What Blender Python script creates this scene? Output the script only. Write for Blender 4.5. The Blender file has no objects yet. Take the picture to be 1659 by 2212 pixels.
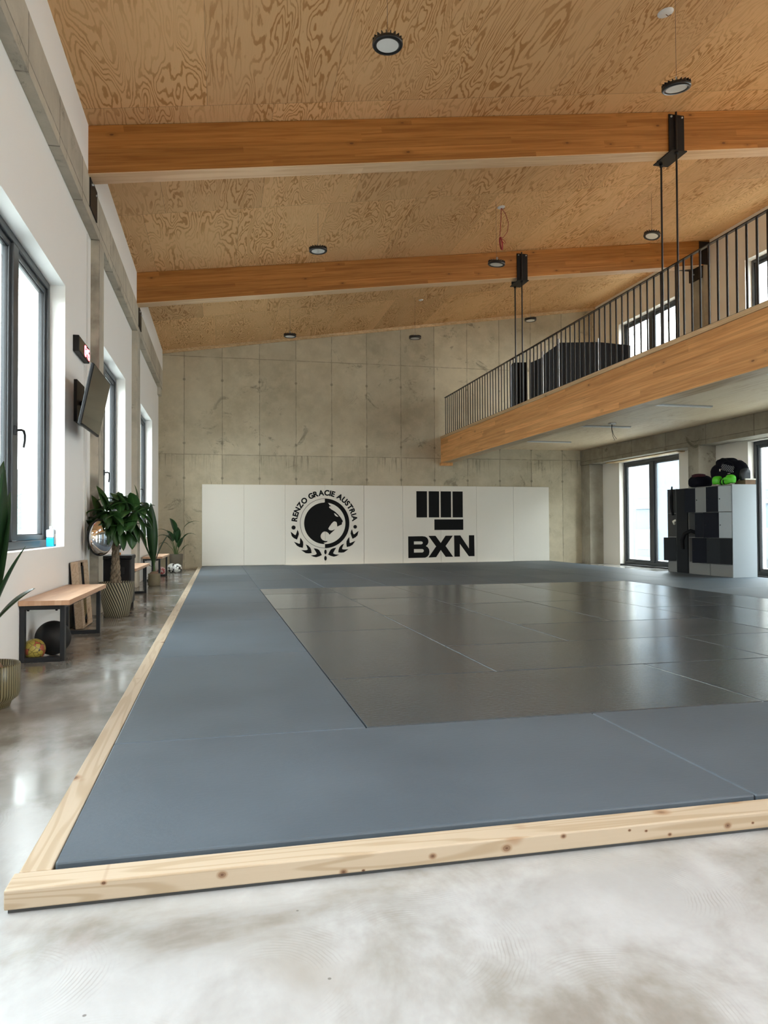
import bpy, bmesh, math, random
from math import sin, cos, pi, radians, sqrt
from mathutils import Vector, Matrix, noise as mnoise

random.seed(7)
scn = bpy.context.scene
COL = scn.collection

# ------------------------------------------------------------------ room numbers (metres)
XL, XLC = -1.40, -1.31          # left white wall, left concrete beam / column face
XR, XRC, XRU = 9.54, 9.15, 9.60  # right lower wall, right concrete face, right upper wall
YF, YB = 17.446, -5.0           # far wall, wall behind the camera
SL = 0.1523                     # roof slope
def ceil_z(x): return 5.04 + SL * (x + 1.31)
CAM_H = 0.952
ZM = 0.070                      # top of the mats

# ------------------------------------------------------------------ mesh helpers
class MB:
    def __init__(s): s.v = []; s.f = []; s.m = []; s.sm = []
    def add(s, vs, fs, mi=0, smooth=False):
        o = len(s.v); s.v += [tuple(v) for v in vs]
        for f in fs: s.f.append([i + o for i in f]); s.m.append(mi); s.sm.append(smooth)
        return s
    def box(s, x0, x1, y0, y1, z0, z1, mi=0):
        vs = [(x0,y0,z0),(x1,y0,z0),(x1,y1,z0),(x0,y1,z0),(x0,y0,z1),(x1,y0,z1),(x1,y1,z1),(x0,y1,z1)]
        return s.add(vs, [(0,3,2,1),(4,5,6,7),(0,1,5,4),(1,2,6,5),(2,3,7,6),(3,0,4,7)], mi)
    def hexa(s, vs, mi=0):   # 8 points in box order
        return s.add(vs, [(0,3,2,1),(4,5,6,7),(0,1,5,4),(1,2,6,5),(2,3,7,6),(3,0,4,7)], mi)
    def tube(s, pts, r, n=8, mi=0, cap=True):
        pts = [Vector(p) for p in pts]; N = len(pts)
        rs = r if isinstance(r, (list, tuple)) else [r] * N
        vs = []; up = None
        for i, p in enumerate(pts):
            d = (pts[min(i+1, N-1)] - pts[max(i-1, 0)]).normalized()
            if up is None:
                up = Vector((0,0,1)) if abs(d.z) < .9 else Vector((1,0,0))
            a = d.cross(up).normalized(); b = a.cross(d).normalized(); up = b
            for k in range(n):
                t = 2*pi*k/n; vs.append(p + a*cos(t)*rs[i] + b*sin(t)*rs[i])
        fs = [(i*n+k, i*n+(k+1)%n, (i+1)*n+(k+1)%n, (i+1)*n+k) for i in range(N-1) for k in range(n)]
        s.add(vs, fs, mi, True)
        if cap: s.add(vs[:n], [tuple(range(n))[::-1]], mi); s.add(vs[-n:], [tuple(range(n))], mi)
        return s
    def lathe(s, prof, n=32, c=(0,0,0), mi=0, smooth=True):
        vs = []; 
        for r, z in prof:
            for k in range(n):
                t = 2*pi*k/n; vs.append((c[0]+r*cos(t), c[1]+r*sin(t), c[2]+z))
        fs = [(i*n+k, i*n+(k+1)%n, (i+1)*n+(k+1)%n, (i+1)*n+k) for i in range(len(prof)-1) for k in range(n)]
        s.add(vs, fs, mi, smooth)
        return s
    def prism(s, poly, axis, a0, a1, mi=0):   # poly in the other two axes, convex or simple
        def P(u, v, w):
            return {'x': (w, u, v), 'y': (u, w, v), 'z': (u, v, w)}[axis]
        n = len(poly)
        vs = [P(u, v, a0) for u, v in poly] + [P(u, v, a1) for u, v in poly]
        fs = [tuple(range(n))[::-1], tuple(range(n, 2*n))] + [(i, (i+1)%n, n+(i+1)%n, n+i) for i in range(n)]
        return s.add(vs, fs, mi)
    def xf(s, M):
        s.v = [tuple(M @ Vector(v)) for v in s.v]; return s
    def build(s, name, mats, parent=None, bevel=0, seg=2):
        me = bpy.data.meshes.new(name); me.from_pydata(s.v, [], s.f)
        mats = mats if isinstance(mats, (list, tuple)) else [mats]
        for m in mats: me.materials.append(m)
        for p, mi, sm in zip(me.polygons, s.m, s.sm): p.material_index = mi; p.use_smooth = sm
        bm = bmesh.new(); bm.from_mesh(me); bmesh.ops.recalc_face_normals(bm, faces=bm.faces); bm.to_mesh(me); bm.free()
        me.update()
        o = bpy.data.objects.new(name, me); COL.objects.link(o)
        if parent: o.parent = parent
        if bevel:
            b = o.modifiers.new('bevel', 'BEVEL'); b.width = bevel; b.segments = seg; b.limit_method = 'ANGLE'; b.angle_limit = radians(40)
        return o

def empty(name, loc=(0,0,0), rz=0):
    o = bpy.data.objects.new(name, None); COL.objects.link(o); o.location = loc; o.rotation_euler = (0,0,rz); o.empty_display_size = .1
    return o
def tag(o, label, cat, group=None, kind=None):
    o['label'] = label; o['category'] = cat
    if group: o['group'] = group
    if kind: o['kind'] = kind
    return o
def struct(o, label=None):
    o['kind'] = 'structure'
    if label: o['label'] = label
    return o
def copy_tree(o, parent=None):
    c = o.copy(); COL.objects.link(c)
    if parent: c.parent = parent
    for ch in list(o.children): copy_tree(ch, c)
    return c

# ------------------------------------------------------------------ node helpers
class NT:
    def __init__(s, name):
        s.mat = bpy.data.materials.new(name); s.mat.use_nodes = True
        s.t = s.mat.node_tree; s.t.nodes.clear()
        s.out = s.t.nodes.new('ShaderNodeOutputMaterial')
        s.bs = s.t.nodes.new('ShaderNodeBsdfPrincipled'); s.t.links.new(s.bs.outputs[0], s.out.inputs[0])
    def n(s, typ, **kw):
        nd = s.t.nodes.new(typ)
        for k, v in kw.items(): setattr(nd, k, v)
        return nd
    def put(s, sock, val):
        if isinstance(val, bpy.types.NodeSocket): s.t.links.new(val, sock)
        elif val is not None:
            if sock.type == 'RGBA' and len(val) == 3: val = (*val, 1)
            sock.default_value = val
    def math(s, op, a, b=None, c=None, clamp=False):
        nd = s.n('ShaderNodeMath', operation=op); nd.use_clamp = clamp
        s.put(nd.inputs[0], a)
        if b is not None: s.put(nd.inputs[1], b)
        if c is not None: s.put(nd.inputs[2], c)
        return nd.outputs[0]
    def pos(s):
        g = s.n('ShaderNodeNewGeometry'); x = s.n('ShaderNodeSeparateXYZ'); s.t.links.new(g.outputs['Position'], x.inputs[0])
        return x.outputs[0], x.outputs[1], x.outputs[2]
    def obj(s):
        g = s.n('ShaderNodeTexCoord'); x = s.n('ShaderNodeSeparateXYZ'); s.t.links.new(g.outputs['Object'], x.inputs[0])
        return x.outputs[0], x.outputs[1], x.outputs[2]
    def vec(s, x, y, z):
        c = s.n('ShaderNodeCombineXYZ'); s.put(c.inputs[0], x); s.put(c.inputs[1], y); s.put(c.inputs[2], z); return c.outputs[0]
    def noise(s, v, scale=1., detail=3., rough=.5, dist=0., out=0):
        nd = s.n('ShaderNodeTexNoise'); s.put(nd.inputs['Vector'], v); nd.inputs['Scale'].default_value = scale
        nd.inputs['Detail'].default_value = detail; nd.inputs['Roughness'].default_value = rough; nd.inputs['Distortion'].default_value = dist
        return nd.outputs[out]
    def voro(s, v, scale=1., rnd=1., feat='F1', out='Distance'):
        nd = s.n('ShaderNodeTexVoronoi', feature=feat); s.put(nd.inputs['Vector'], v); nd.inputs['Scale'].default_value = scale
        nd.inputs['Randomness'].default_value = rnd
        return nd.outputs[out]
    def white(s, v):
        nd = s.n('ShaderNodeTexWhiteNoise', noise_dimensions='3D'); s.put(nd.inputs['Vector'], v); return nd.outputs['Value']
    def ss(s, x, a, b, o0=0., o1=1.):
        nd = s.n('ShaderNodeMapRange', interpolation_type='SMOOTHSTEP'); s.put(nd.inputs[0], x)
        nd.inputs[1].default_value = a; nd.inputs[2].default_value = b; nd.inputs[3].default_value = o0; nd.inputs[4].default_value = o1
        return nd.outputs[0]
    def mix(s, f, a, b, mode='MIX'):
        nd = s.n('ShaderNodeMix', data_type='RGBA', blend_type=mode); s.put(nd.inputs[0], f); s.put(nd.inputs[6], a); s.put(nd.inputs[7], b)
        return nd.outputs[2]
    def line(s, x, x0, p, w):   # 1 on lines x = x0 + k p, half width w
        u = s.math('SUBTRACT', x, x0); u = s.math('DIVIDE', u, p); u = s.math('ADD', u, .5); u = s.math('FRACT', u)
        u = s.math('SUBTRACT', u, .5); u = s.math('ABSOLUTE', u); u = s.math('MULTIPLY', u, p)
        return s.ss(u, w*.5, w, 1., 0.)
    def lat(s, x, x0, w):       # 1 at x = x0
        u = s.math('ABSOLUTE', s.math('SUBTRACT', x, x0)); return s.ss(u, w*.5, w, 1., 0.)
    def bump(s, h, strength=.3, dist=.01):
        nd = s.n('ShaderNodeBump'); nd.inputs['Strength'].default_value = strength; nd.inputs['Distance'].default_value = dist
        s.put(nd.inputs['Height'], h); s.t.links.new(nd.outputs[0], s.bs.inputs['Normal'])
    def fin(s, col=None, rough=None, metal=None, spec=None):
        s.put(s.bs.inputs['Base Color'], col); s.put(s.bs.inputs['Roughness'], rough); s.put(s.bs.inputs['Metallic'], metal)
        s.put(s.bs.inputs['Specular IOR Level'], spec)
        return s.mat

def plain(name, col, rough=.5, metal=0., spec=.5, grain=0., emit=None, es=1.):
    t = NT(name)
    c = col
    if grain:
        g = t.n('ShaderNodeTexCoord').outputs['Object']
        c = t.mix(t.noise(g, 9, 4), tuple(x*(1-grain) for x in col), tuple(min(1, x*(1+grain)) for x in col))
    t.fin(c, rough, metal, spec)
    if emit: t.bs.inputs['Emission Color'].default_value = (*emit, 1); t.bs.inputs['Emission Strength'].default_value = es
    return t.mat

# ------------------------------------------------------------------ materials
def mat_ply(name, ang=0., light=(.80,.53,.28), dark=(.48,.25,.09), sheet=(1.25,2.5), fx=3.0, fy=.55, rings=12.):
    t = NT(name); x, y, z = t.pos()
    row = t.math('FLOOR', t.math('DIVIDE', y, sheet[1]))
    xs = t.math('ADD', x, t.math('MULTIPLY', t.white(t.vec(row, 3., 7.)), sheet[0]))
    colm = t.math('FLOOR', t.math('DIVIDE', xs, sheet[0]))
    rnd = t.white(t.vec(row, colm, 1.))
    rnd2 = t.white(t.vec(row, colm, 9.))
    off = t.math('MULTIPLY', rnd, 60.)
    vfy = t.math('MULTIPLY', y, fy)
    v = t.vec(t.math('MULTIPLY', x, fx), t.math('ADD', vfy, off), off)
    n1 = t.noise(v, 1., 2.2, .55, .35)
    wob = t.noise(t.vec(t.math('MULTIPLY', x, 14.), t.math('MULTIPLY', y, 3.), off), 1., 3, .6)
    ph = t.math('ADD', t.math('MULTIPLY', n1, rings), t.math('MULTIPLY', wob, .9))
    ph = t.math('MULTIPLY', ph, t.math('ADD', 8.5, t.math('MULTIPLY', t.white(t.vec(row, colm, 4.)), 9.)))
    s1 = t.math('SINE', ph)
    band = t.ss(s1, .1, .9)
    patch = t.noise(t.vec(t.math('MULTIPLY', x, 1.6), t.math('MULTIPLY', y, .7), off), 1., 3, .5)
    amt = t.ss(patch, .36, .62, .25, 1.)
    fine = t.noise(t.vec(t.math('MULTIPLY', x, 160.), t.math('MULTIPLY', y, 5.), z), 1., 2)
    c = t.mix(t.math('MULTIPLY', band, amt), light, dark)
    c = t.mix(t.math('MULTIPLY', fine, .28), c, tuple(d*.95 for d in dark))
    tone = t.mix(rnd2, (.90,.86,.82,1), (1.08,1.05,1.0,1)); c = t.mix(1., c, tone, 'MULTIPLY')
    # sheet seams and nail dots
    sy = t.line(y, 0., sheet[1], .004); sx = t.line(xs, 0., sheet[0], .003)
    seam = t.math('MAXIMUM', sx, sy)
    c = t.mix(t.math('MULTIPLY', seam, .55), c, (.16,.09,.04))
    kn = t.voro(t.vec(t.math('MULTIPLY', x, 1.), t.math('MULTIPLY', y, .8), 0.), 1.3)
    c = t.mix(t.ss(kn, .016, .03, .75, 0.), c, (.12,.06,.025))
    t.bump(t.math('MULTIPLY', band, .4), .15, .004)
    return t.fin(c, .62, 0, .25)

def mat_glulam(name, along='x', light=(.47,.21,.055), dark=(.33,.13,.028), lam=.083, zoff=None, knots=1.):
    t = NT(name); x, y, z = t.obj()
    a, b = (x, y) if along == 'x' else (y, x)
    lay = t.math('FLOOR', t.math('DIVIDE', z, lam))
    seg = t.math('FLOOR', t.math('ADD', t.math('DIVIDE', a, 3.1), t.math('MULTIPLY', t.white(t.vec(lay, 1., 2.)), 5.)))
    r = t.white(t.vec(lay, seg, 4.))
    off = t.math('MULTIPLY', r, 40.)
    fib = t.noise(t.vec(t.math('MULTIPLY', a, .9), t.math('ADD', t.math('MULTIPLY', b, 14.), off), t.math('MULTIPLY', z, 26.)), 1., 4, .6, .6)
    str_ = t.noise(t.vec(t.math('MULTIPLY', a, .35), off, t.math('MULTIPLY', z, 60.)), 1., 2)
    c = t.mix(t.ss(fib, .34, .68), light, dark)
    c = t.mix(t.ss(str_, .5, .75, 0., .35), c, tuple(q*.62 for q in dark))
    c = t.mix(1., c, t.mix(r, (.86,.82,.76,1), (1.14,1.12,1.10,1)), 'MULTIPLY')
    ln = t.line(z, 0., lam, .0016)
    c = t.mix(t.math('MULTIPLY', ln, .35), c, tuple(q*.5 for q in dark))
    kv = t.vec(t.math('MULTIPLY', a, 2.3), t.math('MULTIPLY', b, .7), t.math('MULTIPLY', z, 5.2))
    kd = t.voro(kv, 1.)
    c = t.mix(t.ss(kd, .035*knots, .075*knots, .9, 0.), c, (.10,.036,.014))
    kr = t.math('SUBTRACT', t.ss(kd, .085, .2), 0.)
    c = t.mix(t.math('MULTIPLY', t.math('SUBTRACT', 1., kr), .35), c, tuple(q*.7 for q in dark))
    return t.fin(c, .5, 0, .35)

def mat_concrete(name, axis='x', p=.861, x0=-.83, hs=((2.66,.012),(4.94,.012)), holes=(4.40,2.92,2.11), base=(.58,.515,.385), lo=(.43,.375,.27), drips=True, seamdark=.5):
    t = NT(name); X, Y, Z = t.pos()
    a = X if axis == 'x' else Y
    P = t.vec(X, Y, Z)
    big = t.noise(P, .8, 5, .6); med = t.noise(P, 4., 6, .65); fin = t.noise(P, 40., 3, .6)
    c = t.mix(t.ss(big, .3, .7), lo, base)
    c = t.mix(t.ss(med, .35, .75, 0., .5), c, tuple(q*1.16 for q in base))
    # every shuttering board has its own tone
    cell = t.math('FLOOR', t.math('DIVIDE', t.math('SUBTRACT', a, x0), p)); zc = t.math('GREATER_THAN', Z, hs[0][0] if hs else 0.)
    tone = t.white(t.vec(cell, zc, 5.)); c = t.mix(1., c, t.mix(tone, (.90,.90,.89,1), (1.07,1.07,1.05,1)), 'MULTIPLY')
    stain = t.math('MULTIPLY', t.ss(t.noise(P, 1.9, 8, .78, .8), .55, .66), t.ss(t.noise(P, .55, 2), .42, .58))
    c = t.mix(t.math('MULTIPLY', stain, .7), c, tuple(q*.42 for q in lo))
    lighter = t.ss(t.noise(t.vec(t.math('MULTIPLY', X, 1.), Y, t.math('MULTIPLY', Z, 2.2)), 1.6, 7, .7), .62, .7)
    c = t.mix(t.math('MULTIPLY', lighter, .22), c, (.56,.53,.46))
    wob = t.math('MULTIPLY', t.math('SUBTRACT', t.noise(P, 3., 2), .5), .02)
    m = t.line(t.math('ADD', a, wob), x0, p, .013)
    for hz, w in hs: m = t.math('MAXIMUM', m, t.lat(t.math('ADD', Z, wob), hz, w))
    brk = t.ss(t.noise(P, 7., 3), .3, .55, .35, 1.)
    c = t.mix(t.math('MULTIPLY', t.math('MULTIPLY', m, brk), seamdark), c, tuple(q*.33 for q in lo))
    if drips and hs:
        hz = hs[0][0]
        d = t.noise(t.vec(t.math('MULTIPLY', a, 22.), 0., t.math('MULTIPLY', Z, 1.1)), 1., 3, .7)
        fade = t.math('MULTIPLY', t.ss(Z, hz-.5, hz-.02, 0., 1.), t.math('LESS_THAN', Z, hz))
        pk = t.ss(t.noise(t.vec(a, 0., 0.), .9, 2), .42, .6)
        c = t.mix(t.math('MULTIPLY', t.math('MULTIPLY', t.ss(d, .50, .66), fade), t.math('MULTIPLY', pk, .9)), c, tuple(q*.35 for q in lo))
    hm = None
    for hz in holes:
        u = t.math('SUBTRACT', a, x0); u = t.math('DIVIDE', u, p); u = t.math('ADD', u, .5); u = t.math('FRACT', u); u = t.math('SUBTRACT', u, .5); u = t.math('MULTIPLY', u, p)
        dz = t.math('SUBTRACT', Z, hz)
        d = t.math('SQRT', t.math('ADD', t.math('MULTIPLY', u, u), t.math('MULTIPLY', dz, dz)))
        k = t.ss(d, .022, .04, 1., 0.); hm = k if hm is None else t.math('MAXIMUM', hm, k)
    if hm is not None: c = t.mix(t.math('MULTIPLY', hm, .6), c, tuple(q*.45 for q in lo))
    pores = t.voro(P, 26.); c = t.mix(t.ss(pores, .05, .09, .5, 0.), c, tuple(q*.5 for q in lo))
    h = t.math('ADD', t.math('MULTIPLY', fin, .25), t.math('MULTIPLY', med, .6)); h = t.math('SUBTRACT', h, t.math('MULTIPLY', m, .8))
    t.bump(h, .35, .006)
    return t.fin(c, .82, 0, .3)

def mat_floor():
    t = NT('polished_concrete'); X, Y, Z = t.pos(); P = t.vec(X, Y, 0.)
    cl = t.noise(P, 1.3, 6, .62, .5); cl2 = t.noise(t.vec(t.math('MULTIPLY', X, 1.6), t.math('MULTIPLY', Y, .9), 3.), 2.6, 6, .60, .2)
    # trowel arcs: rings about scattered centres
    arc = None; patchy = t.ss(t.noise(P, 5., 4, .6), .42, .62)
    for cx, cy, R_ in ((-.25,1.25,.30),(.10,1.58,.24),(.42,1.62,.30),(.78,1.30,.26),(1.05,1.72,.28),(1.38,1.55,.26),(.30,1.12,.22),(-.42,1.70,.22),(1.62,1.80,.25),(-1.0,2.6,.35),(-.95,3.9,.4),(-.8,5.4,.4)):
        dx = t.math('SUBTRACT', X, cx); dy = t.math('SUBTRACT', Y, cy); d = t.math('SQRT', t.math('ADD', t.math('MULTIPLY', dx, dx), t.math('MULTIPLY', dy, dy)))
        d = t.math('ADD', d, t.math('MULTIPLY', t.noise(P, 5., 3), .05))
        r1 = t.math('MULTIPLY', t.ss(t.math('SINE', t.math('MULTIPLY', d, 640.)), .0, 1.), t.math('MULTIPLY', t.ss(d, R_*.35, R_*.6), t.ss(d, R_*.85, R_*1.1, 1., 0.)))
        side = t.ss(t.math('ADD', dx, t.math('MULTIPLY', dy, .6)), -.05, .12)
        r1 = t.math('MULTIPLY', r1, side); arc = r1 if arc is None else t.math('MAXIMUM', arc, r1)
    arc = t.math('MULTIPLY', arc, patchy)
    c = t.mix(t.ss(cl, .32, .66), (.165,.152,.130), (.31,.30,.275))
    c = t.mix(t.ss(cl2, .42, .68, 0., .7), c, (.43,.425,.41))
    # dusty cement film that was never polished off in the walkway in front of the mats
    film = t.ss(t.math('ADD', Y, t.math('MULTIPLY', t.math('SUBTRACT', cl, .5), 2.6)), 1.1, 3.6, 1., 0.)
    cf = t.mix(t.ss(cl, .36, .58), (.225,.20,.172), (.455,.455,.455)); cf = t.mix(t.ss(cl2, .34, .80, 0., .75), cf, (.58,.59,.60))
    c = t.mix(film, c, cf)
    c = t.mix(t.ss(t.noise(P, .9, 3, .5), .54, .68, 0., .6), c, (.25,.21,.17))
    c = t.mix(t.math('MULTIPLY', arc, .34), c, (.24,.22,.195))
    sp = t.voro(P, 6.); c = t.mix(t.ss(sp, .018, .03, .7, 0.), c, (.08,.07,.06))
    fine = t.noise(P, 55., 4, .7); c = t.mix(t.math('MULTIPLY', fine, .2), c, (.30,.28,.25))
    r = t.math('ADD', t.ss(cl2, .35, .7, .12, .23), t.math('MULTIPLY', arc, .02))
    t.bump(t.math('ADD', t.math('MULTIPLY', t.noise(P, 5., 3), 1.), t.math('MULTIPLY', arc, .05)), .22, .006)
    return t.fin(c, r, 0, .5)

def mat_mat(name, a, b, rough, bump):
    t = NT(name); X, Y, Z = t.obj(); px, py, pz = t.pos(); P = t.vec(px, py, pz)
    big = t.noise(P, 1.1, 4, .6)
    c = t.mix(t.ss(big, .3, .7), a, b)
    sc = t.noise(t.vec(t.math('MULTIPLY', px, 2.), t.math('MULTIPLY', py, 9.), 0.), 2.2, 6, .75); c = t.mix(t.ss(sc, .60, .90, 0., .10), c, tuple(min(1, q*1.9) for q in b))
    wv = t.noise(t.vec(t.math('MULTIPLY', px, 32.), t.math('MULTIPLY', py, 62.), 0.), 1., 3, .6)
    t.bump(wv, bump, .004)
    oi = t.n('ShaderNodeObjectInfo')
    r = t.math('ADD', t.math('MULTIPLY', t.math('SUBTRACT', oi.outputs['Random'], .5), .06), rough)
    return t.fin(c, t.math('ADD', r, t.math('MULTIPLY', t.math('SUBTRACT', big, .5), .06)), 0, .5)

def mat_pine(name, along='x', light=(.51,.415,.305), dark=(.39,.29,.185), spots=()):
    t = NT(name); x, y, z = t.obj(); a, b = (x, y) if along == 'x' else (y, x)
    v = t.vec(t.math('MULTIPLY', a, .55), t.math('MULTIPLY', b, 9.), t.math('MULTIPLY', z, 9.))
    n1 = t.noise(v, 1., 2, .5, .2); s1 = t.math('SINE', t.math('MULTIPLY', n1, 70.))
    c = t.mix(t.ss(s1, .0, 1., 0., .75), light, dark)
    fb = t.noise(t.vec(t.math('MULTIPLY', a, 3.), t.math('MULTIPLY', b, 120.), t.math('MULTIPLY', z, 120.)), 1., 3)
    c = t.mix(t.math('MULTIPLY', fb, .25), c, dark)
    kd = t.voro(t.vec(t.math('MULTIPLY', a, 4.6), t.math('MULTIPLY', b, 6.), t.math('MULTIPLY', z, 6.)), 1.)
    c = t.mix(t.ss(kd, .09, .20, .8, 0.), c, (.34,.20,.11)); c = t.mix(t.ss(kd, .05, .11, .9, 0.), c, (.12,.06,.03))
    for sa, sz, r_ in spots:      # knots of this very timber: along, height, size
        da = t.math('MULTIPLY', t.math('SUBTRACT', a, sa), .75); dz = t.math('SUBTRACT', z, sz)
        d = t.math('SQRT', t.math('ADD', t.math('MULTIPLY', da, da), t.math('MULTIPLY', dz, dz)))
        c = t.mix(t.ss(d, r_*.9, r_*2., .75, 0.), c, (.30,.17,.09)); ring = t.ss(t.math('SINE', t.math('MULTIPLY', d, 900.)), 0., 1.)
        c = t.mix(t.math('MULTIPLY', t.ss(d, r_*.9, r_*1.1, 1., 0.), t.math('ADD', .45, t.math('MULTIPLY', ring, .5))), c, (.11,.05,.025))
    return t.fin(c, .5, 0, .35)

def mat_benchwood():
    t = NT('oak_laminate'); x, y, z = t.obj()
    st = t.math('FLOOR', t.math('DIVIDE', x, .045)); sg = t.math('FLOOR', t.math('ADD', t.math('DIVIDE', y, .42), t.math('MULTIPLY', t.white(t.vec(st, 0., 1.)), 4.)))
    r = t.white(t.vec(st, sg, 0.))
    c = t.mix(r, (.56,.33,.20), (.70,.46,.30))
    g = t.noise(t.vec(t.math('MULTIPLY', x, 60.), t.math('MULTIPLY', y, 3.), t.math('MULTIPLY', z, 30.)), 1., 3)
    c = t.mix(t.math('MULTIPLY', g, .4), c, (.42,.23,.13))
    return t.fin(c, .38, 0, .4)

M = {}
KN = ((.003,.043,.007),(.325,.016,.006),(.38,.014,.003),(.577,.033,.006),(.797,.033,.008),(.973,.050,.005),(1.186,.047,.003),(1.241,.040,.003),(1.52,.030,.007),(1.609,.030,.003),(-.29,.054,.004),(1.32,.022,.004))
M['ply'] = mat_ply('plywood_ceiling')
M['ply_under'] = mat_ply('plywood_soffit', light=(.88,.74,.54), dark=(.74,.57,.37), sheet=(2.5,6.0), fx=5., fy=.22, rings=6.)
M['glulam'] = mat_glulam('glulam_beam', 'x')
M['glulam_y'] = mat_glulam('glulam_fascia', 'y', light=(.80,.43,.17), dark=(.62,.295,.10))
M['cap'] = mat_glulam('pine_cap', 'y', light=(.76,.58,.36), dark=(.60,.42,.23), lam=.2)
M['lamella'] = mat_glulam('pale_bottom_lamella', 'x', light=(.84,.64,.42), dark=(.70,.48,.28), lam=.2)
M['conc_far'] = mat_concrete('concrete_far_wall')
M['conc_y'] = mat_concrete('concrete_left_beam', 'y', 1.02, .35, hs=((4.235,.01),), holes=(), base=(.56,.52,.44), lo=(.40,.37,.31), drips=False, seamdark=.7)
M['conc_r'] = mat_concrete('concrete_right_beam', 'y', 1.31, .6, hs=((2.62,.008),), holes=(), base=(.40,.365,.30), lo=(.27,.24,.19), drips=False, seamdark=.6)
M['floor'] = mat_floor()
M['mat_blue'] = mat_mat('mat_bluegrey_vinyl', (.070,.090,.110), (.090,.114,.138), .50, .22)
M['mat_dark'] = mat_mat('mat_darkgrey_vinyl', (.052,.061,.069), (.066,.076,.084), .195, .34)
M['pine_x'] = mat_pine('pine_timber_x', 'x', spots=KN); M['pine_y'] = mat_pine('pine_timber_y', 'y')
M['benchwood'] = mat_benchwood()

def mat_white(name, col):
    t = NT(name); X, Y, Z = t.pos(); P = t.vec(X, Y, Z)
    c = t.mix(t.noise(P, 1.2, 4), tuple(q*.965 for q in col), col)
    t.bump(t.noise(P, 160., 2), .08, .002)
    return t.fin(c, .85, 0, .25)
M['white'] = mat_white('white_plaster', (.91,.905,.885))
M['cream'] = mat_white('cream_plaster', (.87,.82,.74))
M['pad'] = mat_white('white_vinyl_pad', (.84,.80,.71))
M['pad'].node_tree.nodes['Principled BSDF'].inputs['Roughness'].default_value = .5
M['ink'] = plain('black_print', (.006,.006,.006), .6, 0, .15)
M['frame'] = plain('anthracite_aluminium', (.048,.055,.062), .38, .0, .5)
M['gasket'] = plain('black_rubber_gasket', (.012,.012,.013), .6)
M['steel'] = plain('black_steel', (.012,.011,.011), .5, .0, .25, .25)
M['steel_bar'] = plain('railing_steel', (.014,.013,.014), .34, .0, .5)
M['powder'] = plain('charcoal_powder_coat', (.016,.019,.023), .42)
M['black'] = plain('black_plastic', (.008,.008,.009), .5, 0, .3)
M['screen'] = plain('tv_glass', (.010,.010,.009), .08, 0, .6)
M['lens'] = plain('frosted_lens', (.80,.82,.80), .22, 0, .5)
M['lampblack'] = plain('lamp_housing_black', (.014,.014,.015), .35)
M['led'] = plain('red_led', (.2,.0,.0), .4, emit=(1.,.02,.03), es=5.)
M['chrome'] = plain('mirror_chrome', (.86,.86,.87), .03, 1.)
M['galv'] = plain('galvanised_metal', (.45,.46,.47), .35, .8)
M['whiteplastic'] = plain('white_plastic', (.75,.75,.74), .4)
M['wirebrown'] = plain('thin_wire', (.20,.12,.08), .5)
M['red'] = plain('red_cable', (.32,.015,.02), .45)
M['locker'] = plain('locker_grey_enamel', (.22,.225,.22), .42, 0, .5)
M['lockerlight'] = plain('locker_light_enamel', (.42,.47,.50), .45, 0, .5)
M['lockerdark'] = plain('locker_navy_enamel', (.0025,.004,.010), .5, 0, .15)
M['lockerchar'] = plain('locker_charcoal_enamel', (.013,.015,.018), .5, 0, .2)
M['lockinside'] = plain('locker_inside_grey', (.16,.16,.15), .6)  # darker grey used on the locker back panels
M['strap'] = plain('black_fabric', (.010,.010,.012), .85, 0, .2)
M['bagcloth'] = plain('navy_black_bag_cloth', (.005,.005,.010), .8, 0, .15, .5)
M['bagred'] = plain('dark_maroon_cloth', (.045,.010,.016), .8, 0, .3)
M['green'] = plain('neon_green_leather', (.10,.62,.02), .38, 0, .5)
M['orange'] = plain('orange_cloth', (.62,.16,.03), .7)
M['soil'] = plain('dark_soil', (.045,.032,.022), .9, 0, .2, .4)
M['husk'] = plain('coconut_husk', (.23,.15,.10), .8, 0, .3, .3)
M['foam'] = plain('grey_foam', (.075,.080,.085), .8)
M['wicker'] = plain('khaki_basket_weave', (.20,.175,.115), .75, 0, .3, .3)
M['facade'] = plain('pale_blue_render', (.105,.130,.158), .8, 0, .2)
M['facadetrim'] = plain('white_trim_render', (.145,.165,.175), .7)
M['blind'] = plain('grey_blind_slats', (.075,.09,.105), .5)
M['outwall'] = plain('pale_yard_render', (.16,.18,.17), .85, 0, .2, .05)
M['yard'] = plain('yard_paving', (.42,.42,.40), .9, 0, .2, .1)
M['bluefluid'] = plain('cyan_cleaning_fluid', (.02,.42,.72), .15, 0, .6)
M['bottleclear'] = plain('milky_bottle_plastic', (.62,.74,.82), .2, 0, .5)
M['amber'] = plain('amber_liquid', (.55,.20,.03), .3)
M['zinc'] = plain('brass_yellow', (.5,.38,.15), .35, .6)

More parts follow.
